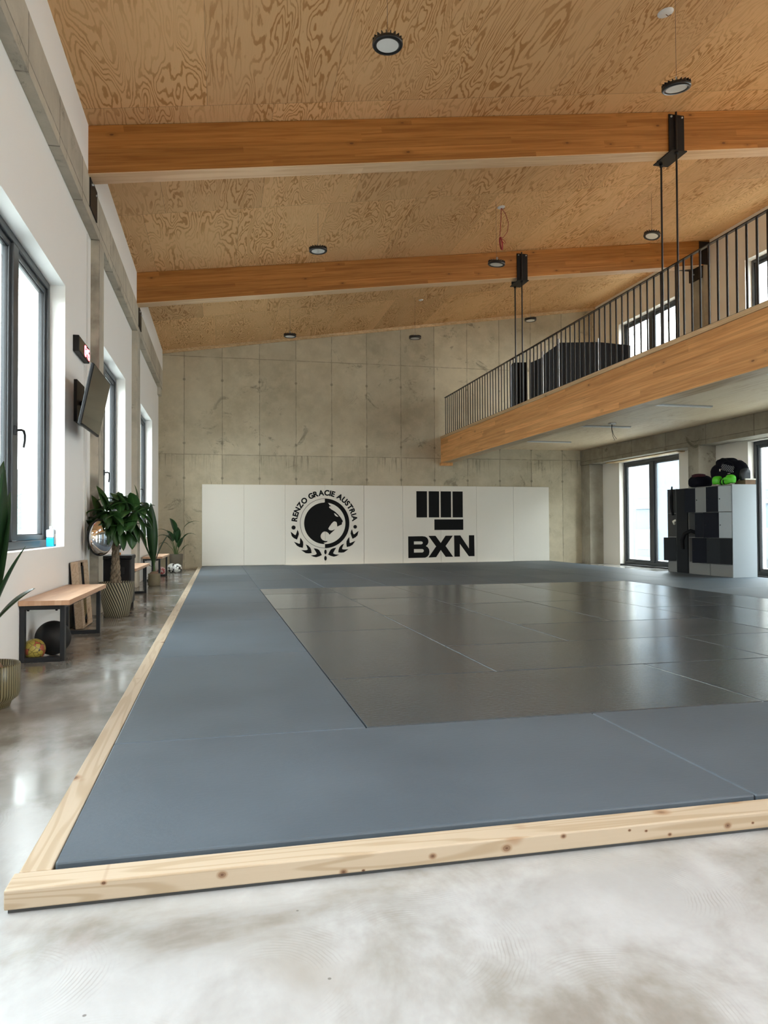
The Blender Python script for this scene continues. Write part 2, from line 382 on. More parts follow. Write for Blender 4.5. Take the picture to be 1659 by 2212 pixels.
def mat_leaf(name, a, b, along=30.):
    t = NT(name); x, y, z = t.obj()
    oi = t.n('ShaderNodeTexCoord').outputs['UV']; sx = t.n('ShaderNodeSeparateXYZ'); t.t.links.new(oi, sx.inputs[0])
    mid = t.lat(sx.outputs[0], .5, .05)
    c = t.mix(t.noise(t.vec(x, y, z), 6., 3), a, b)
    vein = t.math('SINE', t.math('MULTIPLY', sx.outputs[0], along*2.)); c = t.mix(t.ss(vein, .3, 1., 0., .3), c, tuple(q*1.5 for q in b))
    c = t.mix(t.math('MULTIPLY', mid, .5), c, tuple(min(1, q*2.2) for q in b))
    t.bs.inputs['Subsurface Weight'].default_value = 0
    m = t.fin(c, .38, 0, .45)
    tr = t.n('ShaderNodeBsdfTranslucent'); tr.inputs[0].default_value = (b[0]*2.2, b[1]*2.6, b[2]*1.2, 1)
    mx = t.n('ShaderNodeMixShader'); mx.inputs[0].default_value = .22
    t.t.links.new(t.bs.outputs[0], mx.inputs[1]); t.t.links.new(tr.outputs[0], mx.inputs[2]); t.t.links.new(mx.outputs[0], t.out.inputs[0])
    return m
M['leaf'] = mat_leaf('leaf_green', (.018,.055,.014), (.035,.095,.022))
M['leafdark'] = mat_leaf('leaf_deep_green', (.012,.038,.014), (.024,.066,.020), 8.)
M['stem'] = plain('green_stem', (.06,.12,.03), .5)

def mat_trunk():
    t = NT('braided_bark'); x, y, z = t.obj()
    n = t.noise(t.vec(t.math('MULTIPLY', x, 60.), t.math('MULTIPLY', y, 60.), t.math('MULTIPLY', z, 12.)), 1., 4, .65)
    c = t.mix(t.ss(n, .35, .65), (.10,.075,.05), (.29,.235,.17)); t.bump(n, .5, .004)
    return t.fin(c, .85, 0, .2)
M['trunk'] = mat_trunk()

def mat_potdiag(name, a, b, n=46., slope=9.):
    t = NT(name); x, y, z = t.obj()
    ang = t.math('ARCTAN2', y, x)
    u = t.math('ADD', t.math('MULTIPLY', ang, n/(2*pi)), t.math('MULTIPLY', z, slope*n/10.))
    s = t.math('SINE', t.math('MULTIPLY', u, 2*pi)); k = t.ss(s, -.35, .35)
    c = t.mix(k, a, b); t.bump(k, .6, .004)
    return t.fin(c, .5, 0, .4)
M['potdiag'] = mat_potdiag('diagonal_ribbed_pot', (.035,.032,.024), (.34,.31,.21), 38., 4.)
M['potdiag2'] = mat_potdiag('fine_lattice_pot', (.10,.085,.06), (.24,.21,.155), 60., 8.)
def mat_potrib():
    t = NT('khaki_glazed_ribs'); x, y, z = t.obj()
    ang = t.math('ARCTAN2', y, x); s = t.math('SINE', t.math('MULTIPLY', ang, 64.)); k = t.ss(s, -.6, .5)
    c = t.mix(k, (.085,.07,.03), (.235,.205,.115)); t.bump(k, .8, .004)
    return t.fin(c, .28, 0, .5)
M['potrib'] = mat_potrib()

def mat_ball(name, base, line, alt, scale=1.):
    # hexagon / pentagon seams: voronoi cells around the ball
    t = NT(name); x, y, z = t.obj()
    v = t.n('ShaderNodeTexCoord').outputs['Object']
    nm = t.n('ShaderNodeVectorMath', operation='NORMALIZE'); t.t.links.new(v, nm.inputs[0])
    e = t.voro(nm.outputs[0], 2.2*scale, .55, 'DISTANCE_TO_EDGE')
    cell = t.voro(nm.outputs[0], 2.2*scale, .55, 'F1', 'Color')
    sx = t.n('ShaderNodeSeparateXYZ'); t.t.links.new(cell, sx.inputs[0])
    c = t.mix(t.math('GREATER_THAN', sx.outputs[0], .62), base, alt)
    c = t.mix(t.ss(e, .015, .035, 1., 0.), c, line)
    return t.fin(c, .35, 0, .5)
M['ballgold'] = mat_ball('gold_football_skin', (.42,.34,.07), (.02,.015,.01), (.45,.12,.06))
M['ballwhite'] = mat_ball('white_black_football_skin', (.78,.78,.74), (.25,.25,.24), (.015,.015,.015))
M['ballpink'] = mat_ball('pink_striped_ball_skin', (.62,.52,.50), (.35,.05,.06), (.45,.10,.10), 1.6)
M['medball'] = plain('matt_black_rubber', (.012,.013,.014), .55, 0, .4)

def mat_tile():
    t = NT('red_roof_tiles'); x, y, z = t.pos()
    a = t.math('SINE', t.math('MULTIPLY', y, 26.)); b = t.math('SINE', t.math('MULTIPLY', z, 26.))
    c = t.mix(t.ss(a, -.2, .8), (.13,.055,.04), (.22,.115,.085)); c = t.mix(t.ss(b, .6, 1., 0., .5), c, (.09,.04,.03))
    return t.fin(c, .8, 0, .2)
M['tile'] = mat_tile()
M['slate'] = plain('blue_grey_metal_roof', (.12,.14,.165), .5, 0, .3, .15)

def mat_glass(name='window_glass', tint=(.93,.97,.96), fac=.07):
    m = bpy.data.materials.new(name); m.use_nodes = True; nt = m.node_tree; nt.nodes.clear()
    out = nt.nodes.new('ShaderNodeOutputMaterial'); mx = nt.nodes.new('ShaderNodeMixShader')
    tr = nt.nodes.new('ShaderNodeBsdfTransparent'); gl = nt.nodes.new('ShaderNodeBsdfGlossy')
    tr.inputs[0].default_value = (*tint, 1); gl.inputs['Roughness'].default_value = .01
    ge = nt.nodes.new('ShaderNodeNewGeometry'); dt = nt.nodes.new('ShaderNodeVectorMath'); dt.operation = 'DOT_PRODUCT'
    nt.links.new(ge.outputs['Normal'], dt.inputs[0]); nt.links.new(ge.outputs['Incoming'], dt.inputs[1])
    def mt(op, a, b_=None):
        q = nt.nodes.new('ShaderNodeMath'); q.operation = op
        for sck, v in ((q.inputs[0], a), (q.inputs[1], b_)):
            if v is None: continue
            if isinstance(v, (int, float)): sck.default_value = v
            else: nt.links.new(v, sck)
        return q.outputs[0]
    sch = mt('ADD', mt('MULTIPLY', mt('POWER', mt('SUBTRACT', 1., mt('ABSOLUTE', dt.outputs['Value'])), 5.), .8), .035)
    nt.links.new(sch, mx.inputs[0]); nt.links.new(tr.outputs[0], mx.inputs[1]); nt.links.new(gl.outputs[0], mx.inputs[2]); nt.links.new(mx.outputs[0], out.inputs[0])
    return m
M['glass'] = mat_glass()

# ================================================================== SETTING
# floor
b = MB(); b.box(XL-.5, XR+.6, YB-.2, YF+.3, -.2, 0.); struct(b.build('floor', M['floor']), 'polished grey concrete floor with trowel swirls')

# ceiling: sloping plywood deck
b = MB(); x0, x1 = XL-.3, XRU+.45
ROOF_FILL = (.6, 4.4, -3.0, -1.0)      # unseen roof opening added behind the viewer to light the hall
def deck(xa, xb, ya, yb_):
    b.hexa([(xa,ya,ceil_z(xa)),(xb,ya,ceil_z(xb)),(xb,yb_,ceil_z(xb)),(xa,yb_,ceil_z(xa)),(xa,ya,ceil_z(xa)+.2),(xb,ya,ceil_z(xb)+.2),(xb,yb_,ceil_z(xb)+.2),(xa,yb_,ceil_z(xa)+.2)])
deck(x0, x1, ROOF_FILL[3], YF+.3); deck(x0, x1, YB-.2, ROOF_FILL[2]); deck(x0, ROOF_FILL[0], ROOF_FILL[2], ROOF_FILL[3]); deck(ROOF_FILL[1], x1, ROOF_FILL[2], ROOF_FILL[3])
struct(b.build('ceiling', M['ply']), 'sloping plywood ceiling with swirling grain')

# far wall
b = MB(); b.prism([(XL-.4,-.1),(XR+.4,-.1),(XR+.4,ceil_z(XR+.4)+.05),(XL-.4,ceil_z(XL-.4)+.05)], 'y', YF, YF+.3)
struct(b.build('wall_far', M['conc_far']), 'board-marked grey concrete wall')
# timber strip under the ceiling on the far wall
b = MB(); a0, a1 = XLC, XRU
b.hexa([(a0,YF-.05,ceil_z(a0)-.075),(a1,YF-.05,ceil_z(a1)-.075),(a1,YF,ceil_z(a1)-.075),(a0,YF,ceil_z(a0)-.075),(a0,YF-.05,ceil_z(a0)-.003),(a1,YF-.05,ceil_z(a1)-.003),(a1,YF,ceil_z(a1)-.003),(a0,YF,ceil_z(a0)-.003)])
struct(b.build('trim_1', M['cap']), 'thin pine strip along the top of the concrete wall')

# ---- left wall: white infill with window openings
PITCH = 4.345
WZ0, WZ1 = .79, 3.19
LW = [(7.17-2.2+PITCH*k, 7.17+PITCH*k) for k in (-2,-1,0,1,2)]   # window openings (y0,y1)
def wall_with_holes(name, mat, xa, xb, y0, y1, z0, z1, holes, parent=None):
    """a wall slab between xa and xb with rectangular openings that share one z band"""
    b = MB(); ys = [y0]
    hz0, hz1 = holes[0][2], holes[0][3]
    for h0, h1, _, _ in holes:
        b.box(xa, xb, ys[-1], h0, z0, z1)
        if hz0 > z0: b.box(xa, xb, h0, h1, z0, hz0)
        if hz1 < z1: b.box(xa, xb, h0, h1, hz1, z1)
        ys.append(h1)
    b.box(xa, xb, ys[-1], y1, z0, z1)
    return b.build(name, mat)
struct(wall_with_holes('wall_left', M['white'], XL-.36, XL, YB, YF, 0, 4.2, [(a, c, WZ0, WZ1) for a, c in LW]), 'white plaster wall with tall windows')
b = MB(); b.box(XL-.36, XLC, YB, YF, 4.57, 5.06)
struct(b.build('wall_left_upper', M['white']), 'white band of wall above the concrete beam')
b = MB(); b.box(XL-.36, XLC, YB, YF, 4.14, 4.57); struct(b.build('wall_left_beam', M['conc_y']), 'raw concrete ring beam along the left wall')
for i, (ya, yb_) in enumerate(((3.7,4.0),(8.50,8.83),(12.30,12.68))):
    b = MB(); b.box(XL-.1, XLC, ya, yb_, 0, 4.14); struct(b.build('wall_left_pillar', M['conc_y'], bevel=.008), 'raw concrete pillar standing proud of the white wall')
b = MB(); b.box(XL, XLC-.02, YF-.3, YF, 3.98, 4.14); struct(b.build('wall_left_corbel', M['conc_y']))

def window_unit(name, x_in, y0, y1, z0, z1, side, mull=None, fw=.065, handle=None, deep=.07, label='', sill=True, door=False, mw=.14):
    """framed glazing in plane x; side=-1 left wall (outside at -x), +1 right wall"""
    root = empty(name, (x_in, (y0+y1)/2, z0)); struct(root, label)
    def L(bm): return bm.xf(Matrix.Translation((-x_in, -(y0+y1)/2, -z0)))
    xa, xb = sorted((x_in, x_in + side*deep))
    b = MB()
    b.box(xa,xb,y0,y0+fw,z0,z1); b.box(xa,xb,y1-fw,y1,z0,z1); b.box(xa,xb,y0+fw,y1-fw,z1-fw,z1); b.box(xa,xb,y0+fw,y1-fw,z0,z0+fw)
    L(b).build('window_frame', M['frame'], root, bevel=.006)
    panes = []
    if mull is not None:
        b = MB(); b.box(xa-.004,xb,mull-mw/2,mull+mw/2,z0+fw,z1-fw) if side < 0 else b.box(xa,xb+.004,mull-mw/2,mull+mw/2,z0+fw,z1-fw)
        L(b).build('mullion', M['frame'], root, bevel=.006)
        panes = [(y0+fw, mull-mw/2), (mull+mw/2, y1-fw)]
    else: panes = [(y0+fw, y1-fw)]
    for pa, pb in panes:
        # sash set slightly back with a step and a dark gasket
        sx0, sx1 = sorted((x_in+side*.022, x_in+side*(deep+.008)))
        w = .045; b = MB()
        b.box(sx0,sx1,pa,pa+w,z0+fw,z1-fw); b.box(sx0,sx1,pb-w,pb,z0+fw,z1-fw); b.box(sx0,sx1,pa+w,pb-w,z1-fw-w,z1-fw); b.box(sx0,sx1,pa+w,pb-w,z0+fw,z0+fw+w)
        sash = L(b).build('sash', M['frame'], root, bevel=.004)
        gx0, gx1 = sorted((x_in+side*.036, x_in+side*.05)); g = .008; b = MB(); A, B_ = pa+w, pb-w; Z0, Z1 = z0+fw+w, z1-fw-w
        b.box(gx0,gx1,A,A+g,Z0,Z1); b.box(gx0,gx1,B_-g,B_,Z0,Z1); b.box(gx0,gx1,A+g,B_-g,Z1-g,Z1); b.box(gx0,gx1,A+g,B_-g,Z0,Z0+g)
        L(b).build('gasket', M['gasket'], sash)
        px0, px1 = sorted((x_in+side*.040, x_in+side*.046)); b = MB(); b.box(px0,px1,A,B_,Z0,Z1)
        L(b).build('glass_pane', M['glass'], root)
    if handle is not None:
        hy, hz = handle; s = -side; b = MB()
        b.box(*sorted((x_in, x_in+s*.014)), hy-.016, hy+.016, hz-.035, hz+.035)
        xx = x_in + s*.014
        b.tube([(xx,hy,hz),(xx+s*.035,hy,hz+.004),(xx+s*.048,hy+.02,hz-.002),(xx+s*.05,hy+.045,hz-.03),(xx+s*.047,hy+.055,hz-.075),(xx+s*.04,hy+.05,hz-.125)], [.010,.010,.0095,.009,.0085,.008], 8)
        L(b).build('handle', M['black'], root)
    if sill:
        b = MB(); s = -side
        b.box(*sorted((x_in, x_in+s*.105)), y0, y1, z0-.012, z0+.004)
        L(b).build('window_sill', M['whiteplastic'], root, bevel=.002)
    return root
for i, (a, c) in enumerate(LW):
    m = a + .55*(c-a) - .02
    window_unit('window_%d' % (i+1), XL-.13, a, c, WZ0, WZ1, -1, mull=6.04-7.17+c, handle=(6.005-7.17+c, 1.70), label='tall grey-framed window in the left wall', sill=False)

# black steel bearing plates under the roof beams, on the left ring beam
for (ya, yb_, lab) in ((7.86,8.28,'black steel bearing plate under the near end of the nearer roof beam'),(12.41,12.77,'black steel bearing plate under the left end of the farther roof beam')):
    r = empty('bearing_plate', (XLC, (ya+yb_)/2, 4.24)); tag(r, lab, 'steel plate', 'steel plates below the roof beams')
    w = (yb_-ya)/2; b = MB(); b.box(0.0005,.012,-w,w,0,.33); b.build('plate', M['steel'], r, bevel=.002)
    for yy in (-w*.6, w*.6):
        b = MB(); b.lathe([(.0,.018),(.012,.018),(.014,.0)], 6); b.xf(Matrix.Translation((.012,yy,.26)) @ Matrix.Rotation(pi/2,4,'Y')); b.build('bolt', M['galv'], r)

# ---- right wall
RD = [(13.81-2*4.55, 16.21-2*4.55), (13.81-4.55+.05, 11.72), (13.81, 16.21)]
RD = [(.30,2.70),(4.80,7.20),(9.32,11.72),(13.81,16.21)]
struct(wall_with_holes('wall_right', M['cream'], XR, XR+.36, YB, YF, 0, 2.92, [(a, c, 0., 2.505) for a, c in RD]), 'cream plaster wall with tall glazed doors')
b = MB(); b.box(XRC, XR+.36, YB, YF, 2.53, 2.915); struct(b.build('wall_right_beam', M['conc_r'], bevel=.006), 'raw concrete beam above the glazed doors')
b = MB(); b.box(XRC+.19, XR+.0, 13.6, 16.5, 2.506, 2.535); struct(b.build('trim_2', M['cap']), 'timber packing strip over the glazed door')
for ya, yb_ in ((3.75,4.1),(8.2,8.55),(12.30,12.95),(17.0,YF)):
    b = MB(); b.box(XRC if yb_ < 17 else XRC+.02, XR+.05, ya if ya != 12.30 else 12.62, yb_, 0, 2.53); struct(b.build('wall_right_pillar', M['conc_r'], bevel=.008), 'raw concrete pillar between the glazed doors')
for i, (a, c) in enumerate(RD):
    window_unit('door_%d' % (i+1), XR+.12, a, c, .03, 2.50, 1, mull=(a+c)/2+.02, fw=.07, label='dark-framed glazed double door', sill=False, mw=.16)
    b = MB(); b.box(XR, XR+.2, a, c, 0, .03); struct(b.build('door_%d_threshold' % (i+1), M['gasket']))
# upper right wall
RU = [(.5,2.8),(4.95,7.25),(9.50,11.80),(13.96,16.26)]
b = MB()
struct(wall_with_holes('wall_right_upper', M['cream'], XRU, XRU+.3, YB, YF, 2.92, ceil_z(XRU)+.02, [(a, c, 4.15, 5.925) for a, c in RU]), 'cream plaster wall above the gallery')
for i, (a, c) in enumerate(RU):
    window_unit('window_%d' % (i+10), XRU+.14, a, c, 4.15, 5.925, 1, mull=(a+c)/2, label='wide grey-framed gallery window', sill=False)
b = MB(); b.box(XRU-.15, XRU+.02, 12.79, 13.2, 3.2, 6.19); struct(b.build('wall_right_upper_pillar', M['conc_r'], bevel=.006), 'raw concrete pillar on the gallery')
r = empty('beam_shoe', (XRU-.15, 12.99, 6.19)); tag(r, 'black steel shoe carrying the right end of the farther roof beam', 'steel bracket')
b = MB(); b.box(-.30,.14,-.205,-.19,0,.46); b.build('side_plate', M['steel'], r)
b = MB(); b.box(-.30,.14,-.19,.2,-.012,0); b.build('seat_plate', M['steel'], r)
r = empty('wall_bracket', (XRU-.16, 13.21, 5.93)); tag(r, 'small bolted black steel plate on the gallery pillar below the beam shoe', 'steel bracket')
b = MB(); b.box(-.05,.0,-.40,-.03,0,.35); b.build('plate', M['steel'], r)
for zz in (.12,.26):
    b = MB(); b.lathe([(.0,.012),(.014,.012),(.016,0)], 6); b.xf(Matrix.Translation((-.05,-.2,zz)) @ Matrix.Rotation(-pi/2,4,'Y')); b.build('bolt', M['galv'], r)

# back wall (behind the camera) with a bare high opening added to let in light
BACK_FILL = [(5.6,9.2)]
b = MB(); zt = ceil_z(XR)+.1
xs = XL-.3
for (a, c) in BACK_FILL:
    b.prism([(xs,0),(a,0),(a,ceil_z(a)+.1),(xs,ceil_z(xs)+.1)], 'y', YB-.25, YB)
    top = 2.5
    b.prism([(a,0),(c,0),(c,1.4),(a,1.4)], 'y', YB-.25, YB)
    b.prism([(a,top),(c,top),(c,ceil_z(c)+.1),(a,ceil_z(a)+.1)], 'y', YB-.25, YB)
    xs = c
b.prism([(xs,0),(XR+.3,0),(XR+.3,ceil_z(XR+.3)+.1),(xs,ceil_z(xs)+.1)], 'y', YB-.25, YB)
struct(b.build('wall_back', M['conc_far']), 'concrete wall behind the viewer with a high opening added for light')

# ---- gallery
MX = 5.356
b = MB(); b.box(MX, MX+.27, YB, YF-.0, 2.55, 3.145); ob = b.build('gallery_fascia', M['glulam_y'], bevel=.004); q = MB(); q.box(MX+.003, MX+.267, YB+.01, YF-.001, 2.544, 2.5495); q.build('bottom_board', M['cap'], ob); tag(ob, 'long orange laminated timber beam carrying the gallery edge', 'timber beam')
b = MB(); b.box(MX-.03, MX+.27, YF-.14, YF-.001, 2.475, 2.545); ob = b.build('bearing_block', M['glulam_y']); tag(ob, 'small timber block under the far end of the gallery beam', 'timber block')
b = MB(); b.box(MX-.012, MX+.30, YB, YF-.0, 3.146, 3.205); ob = b.build('edge_board', M['cap'], bevel=.003); tag(ob, 'pale pine cap board on top of the gallery beam', 'timber board')
b = MB(); b.box(MX+.2715, XRU+.0, YB, YF, 2.92, 3.1445); struct(b.build('ceiling_gallery', M['ply_under']), 'plywood underside of the gallery')

# railing
RX = MX+.095
rail = empty('gallery_railing', (RX, 10., 3.205)); tag(rail, 'black steel bar railing along the edge of the gallery', 'railing')
b = MB(); b.box(-.022,.022,2.2-10,17.36-10,.955,.967); b.build('top_rail', M['steel_bar'], rail)
b = MB(); b.box(-.019,.019,2.2-10,17.36-10,.028,.040); b.build('bottom_rail', M['steel_bar'], rail)
y = 17.33; me = None
while y > 3.2:
    if me is None:
        b = MB(); b.box(-.006,.006,-.014,.014,.0,.955); first = b.build('baluster', M['steel_bar'], rail, bevel=.002); me = first; first.location = (0, y-10, 0)
    else:
        o = first.copy(); COL.objects.link(o); o.location = (0, y-10, 0)
    y -= .1545

# ---- roof beams
BD, BW = .50, .24
def roof_beam(yl, yr, lab):
    xa, xb = XLC+.001, XRU
    L = sqrt((xb-xa)**2); n = (yr-yl)/(xb-xa)
    ob = empty('x'); bpy.data.objects.remove(ob)
    b = MB()
    za, zb = ceil_z(xa), ceil_z(xb)
    # local frame: x runs along the beam, z across its depth, so the lamella follow the slope
    length = sqrt((xb-xa)**2 + (yr-yl)**2 + (zb-za)**2)
    ex = Vector((xb-xa, yr-yl, zb-za)).normalized(); ey = Vector((-n, 1, 0)).normalized(); ez = ex.cross(ey).normalized()
    e = .05
    b.box(-0.12, length, 0, BW, -BD*cos(math.atan(SL))+.006, -.004)
    o = b.build('roof_beam', M['glulam'], bevel=.004)
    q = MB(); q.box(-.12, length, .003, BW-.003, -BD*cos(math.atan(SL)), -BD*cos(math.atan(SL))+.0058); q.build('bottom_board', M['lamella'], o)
    o.matrix_world = Matrix.Translation((xa, yl, za)) @ Matrix((ex, ey, ez)).transposed().to_4x4()
    return tag(o, lab, 'timber beam', 'laminated timber roof beams')
roof_beam(7.79, 8.00, 'orange laminated roof beam nearer to the viewer with the larger hanger bracket')
roof_beam(12.16, 12.80, 'orange laminated roof beam farther away carrying the smaller hanger bracket')
roof_beam(3.42, 3.55, 'orange laminated roof beam above and in front of the frame')

# hangers on the beams down to the gallery
def hanger(x, yf, zt, zb, lab):
    w = .105; r = empty('gallery_hanger', (x, yf, zb)); tag(r, lab, 'hanger', 'steel hangers of the gallery')
    h = zt-zb
    b = MB(); b.box(-w,w,-.016,-.003,0,h); b.build('front_plate', M['steel'], r, bevel=.002)
    b = MB(); b.box(-w,w,BW+.003,BW+.016,0,h); b.build('rear_plate', M['steel'], r, bevel=.002)
    b = MB(); b.box(-w,w,-.07,BW+.09,-.014,0); b.build('bottom_plate', M['steel'], r, bevel=.002)
    for yy in (-.035, BW+.045):
        b = MB(); b.tube([(-.02,yy,h+.02),(-.02,yy,3.21-zb)], .0125, 10); b.build('rod', M['steel_bar'], r)
        b = MB(); b.lathe([(0,-.03),(.024,-.03),(.024,0),(0,0)], 6, (-.02,yy,-.015)); b.build('nut', M['steel'], r)
    for xx in (-w*.7, w*.7):
        b = MB(); b.lathe([(0,.012),(.012,.012),(.014,0)], 8); b.xf(Matrix.Translation((xx,-.016,h-.03)) @ Matrix.Rotation(pi/2,4,'X')); b.build('bolt', M['galv'], r)
hanger(5.485, 7.915, 6.02, 5.556, 'black steel hanger with two rods on the nearer roof beam')
hanger(5.445, 12.548, 6.00, 5.50, 'black steel hanger with two rods on the farther roof beam')

# ---- pendant lamps
def make_lamp():
    r = empty('pendant_lamp')
    prof = [(0,.03),(.05,.03),(.055,.045),(.10,.035),(.128,.012),(.130,-.006),(.124,-.016),(.095,-.014),(.092,-.008)]
    b = MB(); b.lathe(prof, 40)
    for k in range(20):
        a = 2*pi*k/20; q = MB(); q.box(.055,.128,-.003,.003,.01,.040); q.xf(Matrix.Rotation(a,4,'Z')); b.add(q.v, q.f)
    b.build('housing', M['lampblack'], r)
    b = MB(); b.lathe([(0,-.012),(.06,-.0125),(.094,-.011)], 36); b.build('lens', M['lens'], r)
    b = MB(); b.tube([(0,0,.045),(0,0,.07)], .010, 8); q = MB(); q.lathe([(.012,-.004),(.018,0),(.012,.004),(.006,0),(.012,-.004)], 12); q.xf(Matrix.Translation((0,0,.085)) @ Matrix.Rotation(pi/2,4,'X')); b.add(q.v, q.f, 0, True); b.build('hook', M['galv'], r)
    return r
lamps = [(1.375,5.93,5.03,'black round pendant lamp at the top, left of the larger hanger bracket'),
         (4.12,5.93,5.01,'black round pendant lamp just above the larger hanger bracket'),
         (1.355,10.30,4.905,'black round pendant lamp between the two roof beams on the left'),
         (4.05,10.28,4.905,'black round pendant lamp under the coil of red cable'),
         (6.71,10.34,5.58,'black round pendant lamp with bright lens behind the hanger rods'),
         (1.385,14.98,4.885,'small black round pendant lamp at the foot of the ceiling, left side'),
         (4.05,15.0,4.99,'small black round pendant lamp hanging in front of the middle of the concrete wall'),
         (6.70,15.0,5.525,'small black round pendant lamp over the gallery, right of the farther hanger rods')]
proto = None
for i, (x, y_, z, lab) in enumerate(lamps):
    if proto is None: proto = make_lamp(); o = proto
    else: o = copy_tree(proto)
    o.location = (x, y_, z); o.rotation_euler = (radians([0,2,-2,1,7,0,-1,1][i]), radians([0,-10,0,-6,-9,0,0,-2][i]), i*.7)
    tag(o, lab, 'lamp', 'pendant lamps on thin wires')
for i, (x, y_, z, lab) in enumerate(lamps):
    root = [q for q in COL.objects if q.name.startswith('pendant_lamp')][i]
    # each wire has its own length; it stays vertical below the ceiling
    b = MB(); b.tube([(x,y_,z+.09),(x,y_,ceil_z(x)-.002)], .0022, 5)
    w = b.build('wire', M['wirebrown']); w.parent = root; w.matrix_parent_inverse = (Matrix.Translation(root.location) @ root.rotation_euler.to_matrix().to_4x4()).inverted()

# ceiling roses
def rose(x, y_, lab, r_=.06):
    R_ = empty('ceiling_rose', (x, y_, ceil_z(x)-.001)); R_.rotation_euler = (0, -math.atan(SL), 0); tag(R_, lab, 'ceiling rose', 'ceiling roses')
    b = MB(); b.lathe([(0,-.02),(r_*.7,-.02),(r_,-.008),(r_,0)], 20); b.build('cover', M['whiteplastic'], R_)
    b = MB(); b.tube([(0,0,-.018),(.03,.01,-.03),(.05,-.01,-.028)], .004, 6); b.build('cable_end', M['wirebrown'], R_)
rose(4.16, 6.14, 'round white ceiling rose beside the wire of the top right lamp', .075)
rose(4.22, 10.5, 'white ceiling rose from which the red cable hangs')
rose(4.24, 15.2, 'small white ceiling rose above the far middle lamp', .05)
cb = empty('hanging_cable', (4.22,10.5,ceil_z(4.22)-.02)); tag(cb, 'bundle of red cable hanging from the ceiling above a pendant lamp', 'cable')
b = MB(); b.tube([(0,0,0),(-.005,0,-.2),(-.025,0,-.44)], .0055, 6); b.tube([(.005,0,0),(.07,.0,-.08),(.12,.0,-.22),(.10,0,-.36),(.03,0,-.455),(-.02,0,-.45)], .0045, 6); b.build('cable', M['red'], cb)
b = MB()
for k in range(5):
    o_ = (k-2)*.006; pts = []
    for j in range(21):
        a = 2*pi*j/20; pts.append((-.015+o_+.018*sin(a)+.02*(1-cos(a))*.5, o_*.8, -.55+.095*cos(a)))
    b.tube(pts, .0045, 6, cap=False)
b.tube([(-.02,0,-.455),(.05,0,-.50),(.075,0,-.54),(.05,0,-.55),(0,0,-.50)], .004, 6)
b.build('coil', M['red'], cb)

# ---- strip lights under the gallery
def strip(x0_, x1_, y_, lab):
    r = empty('strip_light', ((x0_+x1_)/2, y_, 2.918)); tag(r, lab, 'strip light', 'slim strip lights under the gallery')
    h = (x1_-x0_)/2; b = MB(); b.box(-h,h,-.025,.025,-.022,0); b.build('housing', M['galv'], r, bevel=.002)
    b = MB(); b.box(-h+.02,h-.02,-.018,.018,-.032,-.0225); b.build('diffuser', M['whiteplastic'], r)
for a in ((6.75,7.87,8.03,'slim white strip light nearest to the viewer, cut by the frame edge'),(6.75,7.87,10.49,'slim white strip light beside two cable ends'),(6.78,7.91,13.0,'slim white strip light with loose wires hanging next to it'),(6.83,7.95,15.6,'slim white strip light closest to the concrete wall')): strip(*a)
for (x, y_, lab, big) in ((7.29,12.62,'white junction box with two dark wires hanging under the gallery',1),(6.64,9.99,'small cable end under the gallery, left one of the pair',0),(6.63,9.62,'small cable end under the gallery, right one of the pair',0)):
    r = empty('junction_box', (x,y_,2.919)); tag(r, lab, 'junction box', 'junction boxes under the gallery')
    s = .055 if big else .022; b = MB(); b.box(-s,s,-s,s,-.03,0); b.build('box', M['whiteplastic'], r, bevel=.004)
    b = MB()
    if big: b.tube([(0,0,-.03),(0,.01,-.12),(.05,.02,-.24),(.11,.03,-.30)], .004, 6); b.tube([(-.01,0,-.03),(-.01,0,-.12),(.01,0,-.24),(.05,0,-.33)], .004, 6)
    else: b.tube([(0,0,-.03),(.02,.0,-.05),(.06,.0,-.045)], .006, 6); b.tube([(0,0,-.03),(-.02,.01,-.05)], .006, 6)
    b.build('wires', M['strap'], r)

# ---- black partition screens on the gallery
def screen(p0, p1, h0, h1, lab, ch=None):
    r = empty('partition_screen', (p0[0], p0[1], 3.16)); r.rotation_euler = (0,0,math.atan2(p1[1]-p0[1], p1[0]-p0[0])); L = math.hypot(p1[0]-p0[0], p1[1]-p0[1])
    tag(r, lab, 'partition screen', 'black screens standing on the gallery')
    b = MB(); pts = [(0,.03),(L,.03),(L,h1)] + (ch or []) + [(0,h0)]
    b.prism(pts, 'y', -.012, .012); b.build('panel', M['strapcloth'], r)
    b = MB(); b.tube([(0,0,0),(0,0,max(h0,.4)+.08)], .016, 8); b.build('post', M['galv'], r)
t = NT('black_ribbed_panel'); X, Y, Z = t.obj(); s = t.math('SINE', t.math('MULTIPLY', X, 48.)); t.bump(s, .5, .01); M['strapcloth'] = t.fin(t.mix(t.ss(s,-1,1), (.006,.006,.007), (.013,.013,.015)), .7, 0, .2)
screen((6.88,14.0),(7.78,14.0),1.62,1.68,'tall black screen panel on the gallery, left half of the flat-topped pair')
screen((7.78,14.0),(8.56,14.05),1.68,1.66,'tall black screen panel on the gallery, right half of the flat-topped pair by the window')
screen((6.52,14.0),(6.88,14.0),1.34,1.60,'narrow black screen panel with a stepped slanting top')
screen((6.25,14.05),(6.52,14.0),1.18,1.30,'narrow black screen panel, second from the low end of the row')
screen((6.12,14.6),(6.38,14.5),1.30,1.30,'low black screen panel standing behind the farther hanger rods')
screen((5.84,14.1),(6.12,14.6),1.08,1.30,'lowest black screen panel at the left end of the row')

